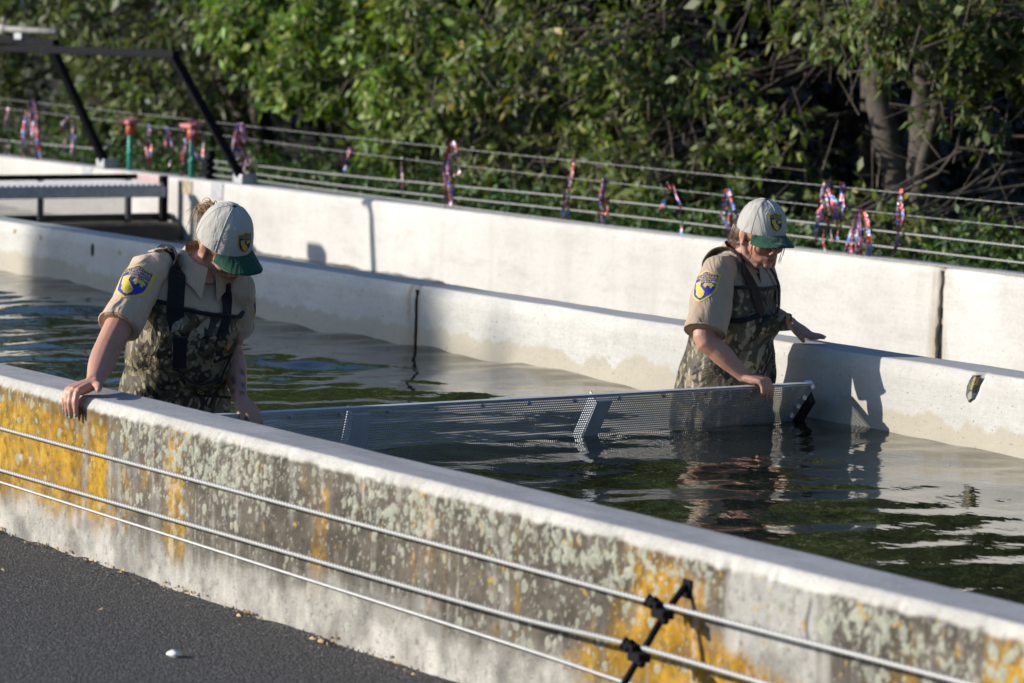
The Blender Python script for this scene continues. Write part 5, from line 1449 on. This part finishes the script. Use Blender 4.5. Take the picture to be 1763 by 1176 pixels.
# weeds and ivy along the back wall
def weeds(name, label, n, xr, yr, zr, hue, size, seed):
    pts = np.stack([LG.uniform(*xr, n), LG.uniform(*yr, n), LG.uniform(*zr, n)], -1)
    v, f, c, sg = leaves(pts, np.full(n, 0.10), 5, 6, size, hue, 0.0, droop=-0.5)
    return props(mk_np(name, v, f, MAT['leaf'], None, False, c), label, 'undergrowth', kind='stuff')
weeds('ground_ivy', 'low green weeds growing along the foot of the back wall', 420, (-27, -12), (6.6, 7.8), (0.22, 0.50), (0.060, 0.115, 0.030), 0.055, 1)
weeds('brush_cover', 'dark leafy undergrowth under the trees', 420, (-36, -13), (7.8, 10.5), (0.22, 0.42), (0.045, 0.070, 0.022), 0.075, 2)

weeds('thicket', 'shade-coloured thicket at the foot of the slope behind the trees', 1700, (-42, -13), (11.9, 13.4), (0.3, 2.6), (0.022, 0.032, 0.014), 0.11, 3)  # near-black leaf colour carries the deep shade of the hollow

# unseen tree, pole and box added towards the sun to shade the walls
sx, sy = -25.9, -13.2
tree('unseen_shade_tree', 'unseen tree added upstream, its crown shaped to shade the divider wall', [([(sx, sy, -0.02), (sx + .05, sy, 3.0), (sx, sy + .1, 7.2)], .16, .08)],
     [(sx + random.uniform(-1.65, 1.65), sy + random.gauss(0, 0.7), 6.95 + random.uniform(-.2, .2), 0.38) for _ in range(40)], row((sx - 1.65, sx + 1.65), (sy - 1.0, sy + 1.0), (6.45, 7.15), 190, (0.34, 0.48), 60), G1, size=0.12, twigs=26, seed=40)
pl = empty('unseen_shadow_pole', (-21.28, 3.28, 0.50))
mk('pole', tube([(0, 0, 0), (-0.03, 0, 0.6), (-0.10, 0, 1.14), (-0.13, 0, 1.20)], 0.026, 10), MAT['black'], pl, True)
mk('head', box((-0.17, 0, 1.225), (0.10, 0.05, 0.06), bev=0.01), MAT['black'], pl)
props(pl, 'thin bent black pole on the divider wall, added unseen to cast a bar of shadow on the back wall', 'pole')

fb = empty('unseen_shadow_box', (-22.07, 3.28, 0.50))  # unseen box, added only for the shadow it throws on the back wall
mk('box', box((0, 0, 0.845), (0.19, 0.12, 0.10), bev=0.012), MAT['black'], fb)
for dx in (-0.075, 0.0, 0.075): mk('leg', bar((dx, 0, 0.0), (dx, 0, 0.80), 0.022), MAT['black'], fb)
props(fb, 'black feeder box on three legs on the divider wall, added unseen to cast a shadow on the back wall', 'blocker')

# ------------------------------------------------------------------ litter on the asphalt
vf = ellipsoid((0, 0, 0.008), (0.027, 0.016, 0.011), n=12, mrows=8)
vf = ([p + Vector((noise.noise(p * 60), noise.noise(p * 60 + Vector((9, 0, 0))), 0)) * 0.011 for p in vf[0]], vf[1])
o = mk('stone', vf, MAT['pebble'], None, True); o.location = (-8.63, -0.49, 0.0)
props(o, 'small white stone lying alone on the dark asphalt', 'stone')
q = random.Random(12)
dl = []
for k in range(110):
    x = q.uniform(-11.6, -7.0); y = -abs(q.gauss(0, 0.035)) - 0.004; z = 0.008 + q.random() * 0.01
    if q.random() < 0.55: x = round(x * 2.2) / 2.2 + q.gauss(0, 0.06)
    a = q.random() * 3.14; l = q.uniform(0.005, 0.016); w = l * q.uniform(0.15, 0.4); h = q.uniform(0.001, 0.005)
    d = Vector((math.cos(a), math.sin(a) * 0.6, 0)) * l; e = Vector((-math.sin(a), math.cos(a), 0.4)) * w; c = Vector((x, y, z))
    b = len(dl)
    dl.append(([c - d, c + e + UP * h, c + d, c - e, c + UP * (h + 0.004)], [(0, 1, 4), (1, 2, 4), (2, 3, 4), (3, 0, 4)]))
props(mk('leaf_litter', join(*dl), MAT['drygrass']), 'dry leaf crumbs gathered along the foot of the front wall', 'litter', kind='stuff')
gr = []
for k in range(700):
    near = q.random() < 0.6
    x = q.uniform(-11.6, -6.6); y = -abs(q.gauss(0, 0.05)) - 0.006 if near else q.uniform(-1.4, -0.05)
    r = q.uniform(0.0016, 0.0052) * (1.0 if near else 0.8); c = Vector((x, y, r * 0.5 + 0.004))
    gr.append(([c + Vector((r * q.uniform(.7, 1.3), 0, 0)), c + Vector((0, r * q.uniform(.7, 1.3), 0)), c - Vector((r * q.uniform(.7, 1.3), 0, 0)), c - Vector((0, r * q.uniform(.7, 1.3), 0)), c + UP * r, c - UP * r], [(0, 1, 4), (1, 2, 4), (2, 3, 4), (3, 0, 4), (1, 0, 5), (2, 1, 5), (3, 2, 5), (0, 3, 5)]))
MAT['grit'] = simple('grit', (0.20, 0.185, 0.165), 0.9, var=0.6, scale=14)
props(mk('grit', join(*gr), MAT['grit']), 'loose grit scattered on the asphalt beside the wall', 'grit', kind='stuff')
for k, (x, y) in enumerate(((-10.12, -0.33), (-9.35, -0.36), (-10.80, -0.42))):
    o = mk('fallen_leaf', ([(-0.016, 0, 0.006), (0, 0.006, 0.012), (0.016, 0.001, 0.007), (0, -0.006, 0.009), (0.002, 0.0, 0.014)], [(0, 3, 4), (3, 2, 4), (2, 1, 4), (1, 0, 4)]), MAT['drygrass'])
    o.location = (x, y, 0); o.rotation_euler.z = k * 1.1
    props(o, ('small dry leaf on the asphalt below the scraped orange lichen', 'small dry leaf on the asphalt nearest the white stone', 'small dry leaf on the asphalt at the upstream edge of view')[k], 'leaf', 'dry leaves on the asphalt')
